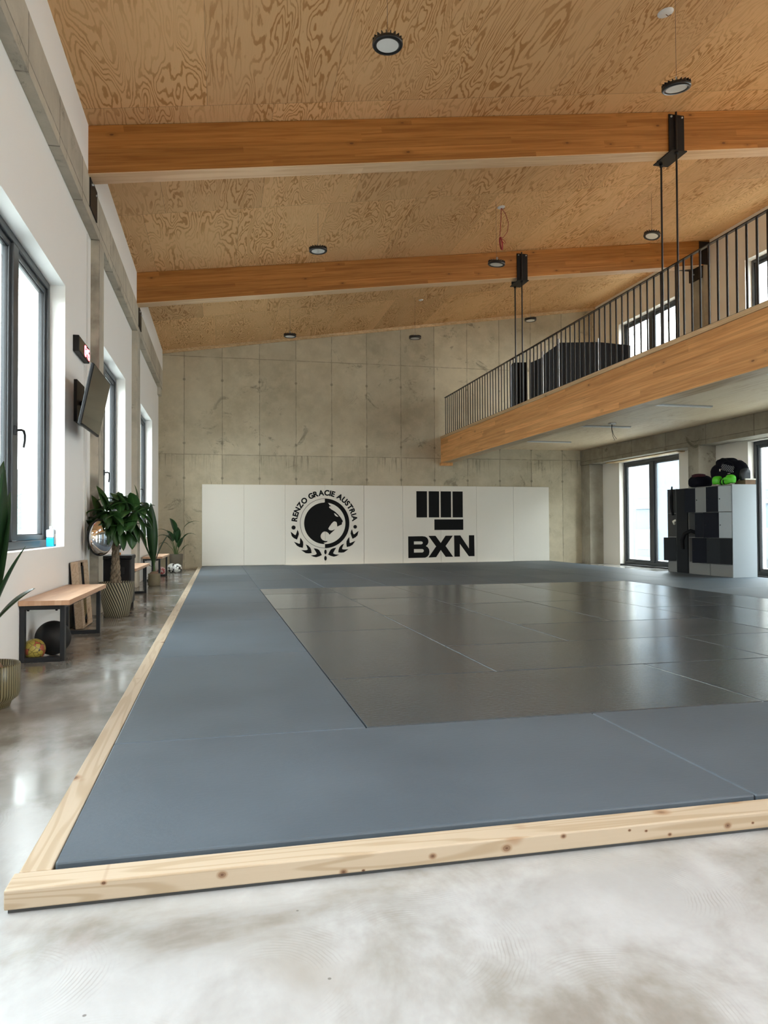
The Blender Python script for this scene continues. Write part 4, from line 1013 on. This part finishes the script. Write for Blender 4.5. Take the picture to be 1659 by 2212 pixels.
# blue bottle on the window sill
bt = empty('cleaning_bottle', (-1.462, 6.93, WZ0+.005)); tag(bt, 'clear bottle half full of bright blue fluid on the window sill', 'bottle')
b = MB(); b.box(-.032,.032,-.045,.045,.0,.078); b.build('blue_fluid', M['bluefluid'], bt, bevel=.006)
b = MB(); b.box(-.032,.032,-.045,.045,.079,.150); b.build('bottle_body', M['bottleclear'], bt, bevel=.010)
b = MB(); b.lathe([(0,0),(.013,0),(.013,.028),(0,.028)], 16, (0,0,.150)); b.build('cap', M['whiteplastic'], bt)
b = MB(); b.box(.0322,.0328,-.03,.03,.02,.11); b.build('label', M['whiteplastic'], bt)

# ================================================================== LOCKERS
def locker(y0, y1, lab, side_mat, base_mat, doors, cols=1, x=8.44, depth=.47):
    """front faces -x. doors: list of (col,row,angle,hinge,mat); angle 0 = shut"""
    r = empty('locker_cabinet', (x, y0, ZM)); tag(r, lab, 'locker', 'grey lockers by the glazed doors')
    W = y1-y0; Ht = 1.58; B0 = .215; th = .012; rows = 3; rh = (Ht-B0-.012)/rows
    b = MB(); b.box(0,depth,0,th,0,Ht); b.build('side_panel', M[side_mat], r)
    b = MB(); b.box(0,depth,W-th,W,0,Ht); b.build('side_panel', M['locker'], r)
    b = MB(); b.box(0,depth,th,W-th,Ht-th,Ht); b.build('top_panel', M['locker'], r)
    b = MB(); b.box(depth-.01,depth,th,W-th,0,Ht-th); b.build('back_panel', M['lockinside'], r)
    b = MB(); b.box(.004,.016,th,W-th,0,B0-.01); b.build('plinth', M[base_mat], r)
    for k_ in range(rows):
        z = B0 + k_*rh; b = MB(); b.box(.002,depth-.01,th,W-th,z-.006,z+.006); b.build('shelf', M['locker'], r)
    cw = (W-2*th)/cols
    for c in range(1, cols):
        b = MB(); b.box(.002,depth-.01,th+c*cw-.006,th+c*cw+.006,B0,Ht-th); b.build('divider', M['locker'], r)
    for (c, row, ang, hinge, mt) in doors:
        ya, yb_ = th+c*cw+.003, th+(c+1)*cw-.003; w = yb_-ya; z0_ = B0+row*rh+.004; z1_ = z0_+rh-.012
        # hinge 'n' near (low y) or 'f' far (high y)
        b = MB(); s_ = 1 if hinge == 'n' else -1
        b.box(-.014,0,*sorted((0, s_*w)),0,z1_-z0_)
        d = b.build('door', M[mt], r, bevel=.001); d.location = (-.001, ya if hinge == 'n' else yb_, z0_); d.rotation_euler = (0,0, ang*s_)
        b = MB(); b.lathe([(0,.006),(.009,.006),(.011,0)], 12); b.xf(Matrix.Translation((-.0145, s_*(w-.03), (z1_-z0_)*.5)) @ Matrix.Rotation(-pi/2,4,'Y')); kb = b.build('lock', M['black'], d)
    return r
A = radians
la = locker(10.76, 11.355, 'grey locker closest to the viewer with a light blue-grey side', 'lockerlight', 'locker',
    [(0,2,A(8),'n','lockerlight'),(1,2,A(16),'n','lockerdark'),(0,1,A(6),'n','lockerlight'),(1,1,A(60),'n','lockerdark'),(0,0,A(3),'n','lockerchar'),(1,0,A(16),'n','lockerchar')], 2)
lb_ = locker(11.365, 11.955, 'grey locker in the middle with an orange strip in its bottom box', 'locker', 'locker',
    [(0,2,A(12),'n','locker'),(1,2,A(18),'n','lockerdark'),(0,1,A(16),'n','lockerdark'),(0,0,A(50),'n','lockerdark')], 2)
lc = locker(12.32, 12.60, 'narrow grey locker at the far end with a dark door swung out at its foot', 'locker', 'locker',
    [(0,0,A(26),'n','lockerchar')], 1)
td = empty('tall_locker', (8.44, 11.965, ZM)); tag(td, 'tall dark charcoal locker with one full-height front', 'locker', 'grey lockers by the glazed doors')
b = MB(); b.box(0,.46,0,.345,0,1.575); b.build('body', M['lockerchar'], td, bevel=.002)
b = MB(); b.box(-.012,-.001,.004,.341,.012,1.57); b.build('front_panel', M['lockerchar'], td)
ob = MB().box(8.45,8.62,11.69,11.73,ZM+.222,ZM+.222+.42).build('orange_board', M['orange']); tag(ob, 'narrow orange board standing in the bottom box of the middle locker', 'board')
b = MB(); b.tube([(8.50,11.80,.82),(8.40,11.84,.86),(8.33,11.92,.80),(8.32,11.98,.68),(8.35,12.0,.52)], [.03,.035,.035,.04,.03], 10); ob = b.build('bag_strap', M['strap']); tag(ob, 'black bag strap hanging out of the middle locker', 'strap')
b = MB(); b.tube([(8.42,12.42,1.70),(8.40,12.41,1.5),(8.41,12.42,1.28),(8.43,12.41,1.15)], [.012,.03,.028,.02], 8); ob = b.build('hanging_cloth', M['strap']); tag(ob, 'dark cloth hanging over the top front of the far narrow locker', 'cloth')
b = MB(); b.tube([(8.45,12.40,.98),(8.42,12.38,1.03),(8.45,12.35,1.06)], [.02,.03,.02], 8); ob = b.build('white_cloth', M['pad']); tag(ob, 'small white cloth in the middle box of the far narrow locker', 'cloth')

# things on the lockers
LT = ZM+1.58
def blob(name, parent, c, s, mat, seed=0, amp=.12, sub=4, flat=True):
    bm = bmesh.new(); bmesh.ops.create_icosphere(bm, subdivisions=sub, radius=1.)
    for v in bm.verts:
        n = mnoise.noise(v.co*1.6+Vector((seed,seed*2.3,0))); n2 = mnoise.noise(v.co*4.+Vector((seed,0,0)))
        co = v.co*(1+amp*n+amp*.35*n2)
        # squarer than a ball
        co = Vector([math.copysign(abs(q)**.75, q) for q in co])
        if flat: co.z = max(co.z, -.72)
        v.co = Vector((co.x*s[0], co.y*s[1], co.z*s[2])) + Vector(c)
    for f in bm.faces: f.smooth = True
    me = bpy.data.meshes.new(name); bm.to_mesh(me); bm.free(); me.materials.append(M[mat]); o = bpy.data.objects.new(name, me); COL.objects.link(o)
    if parent: o.parent = parent
    return o
def mat_dots():
    t = NT('white_dotted_mesh'); x, y, z = t.obj()
    u = t.math('SUBTRACT', t.math('FRACT', t.math('MULTIPLY', t.math('ADD', y, z), 22.)), .5); v = t.math('SUBTRACT', t.math('FRACT', t.math('MULTIPLY', t.math('SUBTRACT', y, z), 22.)), .5)
    d = t.math('SQRT', t.math('ADD', t.math('MULTIPLY', u, u), t.math('MULTIPLY', v, v)))
    return t.fin(t.mix(t.ss(d, .17, .26, 1., 0.), (.012,.012,.02), (.72,.74,.78)), .6, 0, .3)
M['dots'] = mat_dots()
bg = empty('sports_bag', (8.775, 11.24, LT)); tag(bg, 'big dark navy sports bag with a white-dotted mesh panel on top of the lockers', 'bag')
blob('body', bg, (0,.0,.225), (.15,.43,.225), 'bagcloth', 3, .10)
blob('top_bulge', bg, (0,.08,.42), (.12,.22,.08), 'bagcloth', 8, .06)
b = MB(); b.box(-.168,-.160,-.30,.02,.0,.11); b.xf(Matrix.Translation((.0,0,.28)) @ Matrix.Rotation(radians(14),4,'X')); b.build('mesh_panel', M['dots'], bg, bevel=.002)
b = MB(); b.tube([(-.17,-.02,.40),(-.16,-.14,.43),(-.15,-.26,.38),(-.16,-.33,.26)], .008, 8); b.tube([(-.13,.12,.46),(-.13,.03,.485),(-.12,-.10,.465)], .012, 8); b.build('handle', M['strap'], bg)
b = MB(); b.box(-.172,-.165,.03,.055,.26,.30); b.box(-.172,-.165,-.22,-.16,.20,.207); b.build('logo_patch', M['pad'], bg)
blob('end_pocket', bg, (-.03,-.42,.16), (.10,.045,.12), 'powder', 5, .15)
b2_ = empty('sports_bag', (8.64, 11.87, LT)); tag(b2_, 'soft black and maroon bag slumped at the left end of the locker tops', 'bag')
blob('body', b2_, (0,.0,.105), (.18,.20,.125), 'bagcloth', 11, .12)
blob('front_flap', b2_, (-.06,-.03,.215), (.10,.13,.04), 'bagred', 13, .1)
# gloves
def glove(loc, rz, lab):
    r = empty('boxing_glove', loc); r.rotation_euler = (0,0,rz); tag(r, lab, 'boxing glove', 'neon green boxing gloves')
    blob('fist', r, (0,0,.088), (.072,.085,.085), 'green', 2, .05)
    blob('thumb', r, (-.06,.045,.10), (.026,.055,.03), 'green', 4, .05)
    b = MB(); b.lathe([(.048,-.05),(.052,0),(.050,.07),(.042,.075)], 20); b.xf(Matrix.Translation((0,.12,.060)) @ Matrix.Rotation(pi/2,4,'X')); b.build('cuff', M['green'], r)
    b = MB(); b.lathe([(.0535,-.015),(.0545,.015)], 20); b.xf(Matrix.Translation((0,.115,.060)) @ Matrix.Rotation(pi/2,4,'X')); b.build('wrist_strap', M['strap'], r)
glove((8.50,10.87,LT), .1, 'neon green boxing glove nearer the light locker side')
glove((8.52,11.24,LT), pi+.15, 'neon green boxing glove nearer the slumped dark bag')
ty = empty('grey_tray', (8.60, 10.93, LT)); 
bpy.data.objects.remove(ty)
ty = empty('shoe_box', (8.80, 10.86, LT)); tag(ty, 'shallow grey-brown box on the light end of the lockers', 'box')
b = MB(); b.box(-.10,.10,-.10,.17,0,.075); b.build('tray', M['husk'], ty, bevel=.004)
b = MB(); b.box(-.105,.105,-.105,.175,.076,.10); b.build('lid', M['pad'], ty, bevel=.004)

# ================================================================== OUTSIDE
b = MB(); b.box(-40,60,-40,60,-.6,-.25); struct(b.build('ground_outside', M['yard']), 'paved yard outside')
# pale boundary wall left
b = MB(); b.box(-5.8,-5.5,-12,30,-.25,2.6); struct(b.build('wall_yard', M['outwall']), 'pale yard wall outside the left windows')
# neighbour with blinds on the right
nb = empty('neighbour_house', (15.,20.,-.25)); tag(nb, 'pale blue rendered house seen through the glazed doors', 'house')
b = MB(); b.box(0,7,-16,16,0,4.4); b.build('facade', M['facade'], nb)
for (ya, yb_, z0_, z1_) in ((3.1,4.2,1.95,3.40),(3.1,4.2,-.6+.7,.95),(-2.9,-1.8,1.95,3.40),(-2.9,-1.8,.0,1.0),(-8.6,-7.4,1.9,3.35),(-8.6,-7.4,.1,1.0),(9,10.2,1.95,3.4)):
    f = MB(); w = .13
    f.box(-.05,.0,ya-w,yb_+w,z0_-w,z1_+w); fo = f.build('window_surround', M['facadetrim'], nb)
    q = MB(); q.box(-.07,-.051,ya,yb_,z0_+.25,z1_); 
    q.build('blind', M['blind'], fo)
    q = MB(); q.box(-.06,-.051,ya,yb_,z0_,z0_+.24); q.build('pane', M['glasslow'] if 'glasslow' in M else M['frame'], fo)
b = MB(); b.box(-.012,0,-.3,-.25,.0,3.6); b.build('downpipe', M['facadetrim'], nb)
# tiled and metal roofs higher up, seen from the gallery windows
rf = empty('tiled_roof', (16,20,4.15)); tag(rf, 'red clay tiled roof seen through the gallery windows', 'roof')
b = MB()
for (ya, yb_, zr) in ((-10.,.8,4.1),(1.8,6.6,4.3)):
    ym = (ya+yb_)/2; b.add([(0,ya,0),(0,yb_,0),(5,ym+.6,zr),(5,ym-.6,zr),(9,ya,0),(9,yb_,0)], [(0,1,2,3),(1,5,2),(0,3,4),(3,2,5,4)])
b.build('tiles', M['tile'], rf)
rf = empty('metal_roof', (24,22,4.15)); tag(rf, 'blue-grey metal roof behind the red tiled roof', 'roof')
b = MB(); b.add([(0,-6,0),(0,16,0),(6,12,7.6),(6,-2,7.6),(12,-6,0),(12,16,0)], [(0,1,2,3),(1,5,2),(0,3,4),(3,2,5,4)]); b.build('sheets', M['slate'], rf)

# ================================================================== LIGHT
w = bpy.data.worlds.new('World'); scn.world = w; w.use_nodes = True; nt = w.node_tree; nt.nodes.clear()
out = nt.nodes.new('ShaderNodeOutputWorld'); bg_ = nt.nodes.new('ShaderNodeBackground'); tc = nt.nodes.new('ShaderNodeTexCoord')
sp_ = nt.nodes.new('ShaderNodeSeparateXYZ'); nt.links.new(tc.outputs['Generated'], sp_.inputs[0])
mr_ = nt.nodes.new('ShaderNodeMapRange'); nt.links.new(sp_.outputs[2], mr_.inputs[0]); mr_.inputs[1].default_value = 0; mr_.inputs[2].default_value = .7
mx = nt.nodes.new('ShaderNodeMix'); mx.data_type = 'RGBA'; nt.links.new(mr_.outputs[0], mx.inputs[0]); mx.inputs[6].default_value = (.985,.99,1,1); mx.inputs[7].default_value = (.87,.93,1,1)
nt.links.new(mx.outputs[2], bg_.inputs[0]); bg_.inputs[1].default_value = 1.0; nt.links.new(bg_.outputs[0], out.inputs[0])

def portal(loc, rot, sx, sy):
    l = bpy.data.lights.new('window_portal', 'AREA'); l.shape = 'RECTANGLE'; l.size = sx; l.size_y = sy; l.cycles.is_portal = True
    o = bpy.data.objects.new('window_portal', l); COL.objects.link(o); o.location = loc; o.rotation_euler = rot
for a, c in LW: portal((XL-.30,(a+c)/2,(WZ0+WZ1)/2), (0,-pi/2,0), WZ1-WZ0, c-a)
for a, c in RD: portal((XR+.30,(a+c)/2,1.25), (0,pi/2,0), 2.5, c-a)
for a, c in RU: portal((XRU+.28,(a+c)/2,5.04), (0,pi/2,0), 1.77, c-a)
for a, c in BACK_FILL: portal(((a+c)/2,YB-.2,1.95), (-pi/2,0,0), c-a, 1.1)  # portal of the added opening in the back wall
portal(((ROOF_FILL[0]+ROOF_FILL[1])/2,(ROOF_FILL[2]+ROOF_FILL[3])/2,ceil_z(ROOF_FILL[1])+.1), (0,0,0), ROOF_FILL[1]-ROOF_FILL[0], ROOF_FILL[3]-ROOF_FILL[2])  # portal of the added roof opening

# ================================================================== CAMERA
cam = bpy.data.cameras.new('camera'); co = bpy.data.objects.new('camera', cam); COL.objects.link(co)
yaw, pit, rol, f = .2198, .0207, -.0048, 1577.5
fw = Vector((sin(yaw)*cos(pit), cos(yaw)*cos(pit), sin(pit))); rt = Vector((cos(yaw), -sin(yaw), 0)); up = rt.cross(fw)
r2 = rt*cos(rol) + up*sin(rol); u2 = -rt*sin(rol) + up*cos(rol)
co.matrix_world = Matrix.Translation((0,0,CAM_H)) @ Matrix((r2, u2, -fw)).transposed().to_4x4()
cam.sensor_fit = 'VERTICAL'; cam.sensor_height = 24.; cam.lens = 24.*f/2212.; cam.clip_start = .05; cam.clip_end = 200
scn.camera = co

scn.view_settings.view_transform = 'Standard'; scn.view_settings.look = 'None'; scn.view_settings.gamma = 1; scn.view_settings.use_curve_mapping = False
scn.view_settings.exposure = 4.24
scn.cycles.use_denoising = True
scn.cycles.max_bounces = 10; scn.cycles.diffuse_bounces = 6; scn.cycles.glossy_bounces = 4; scn.cycles.transparent_max_bounces = 16
scn.cycles.sample_clamp_indirect = 8.
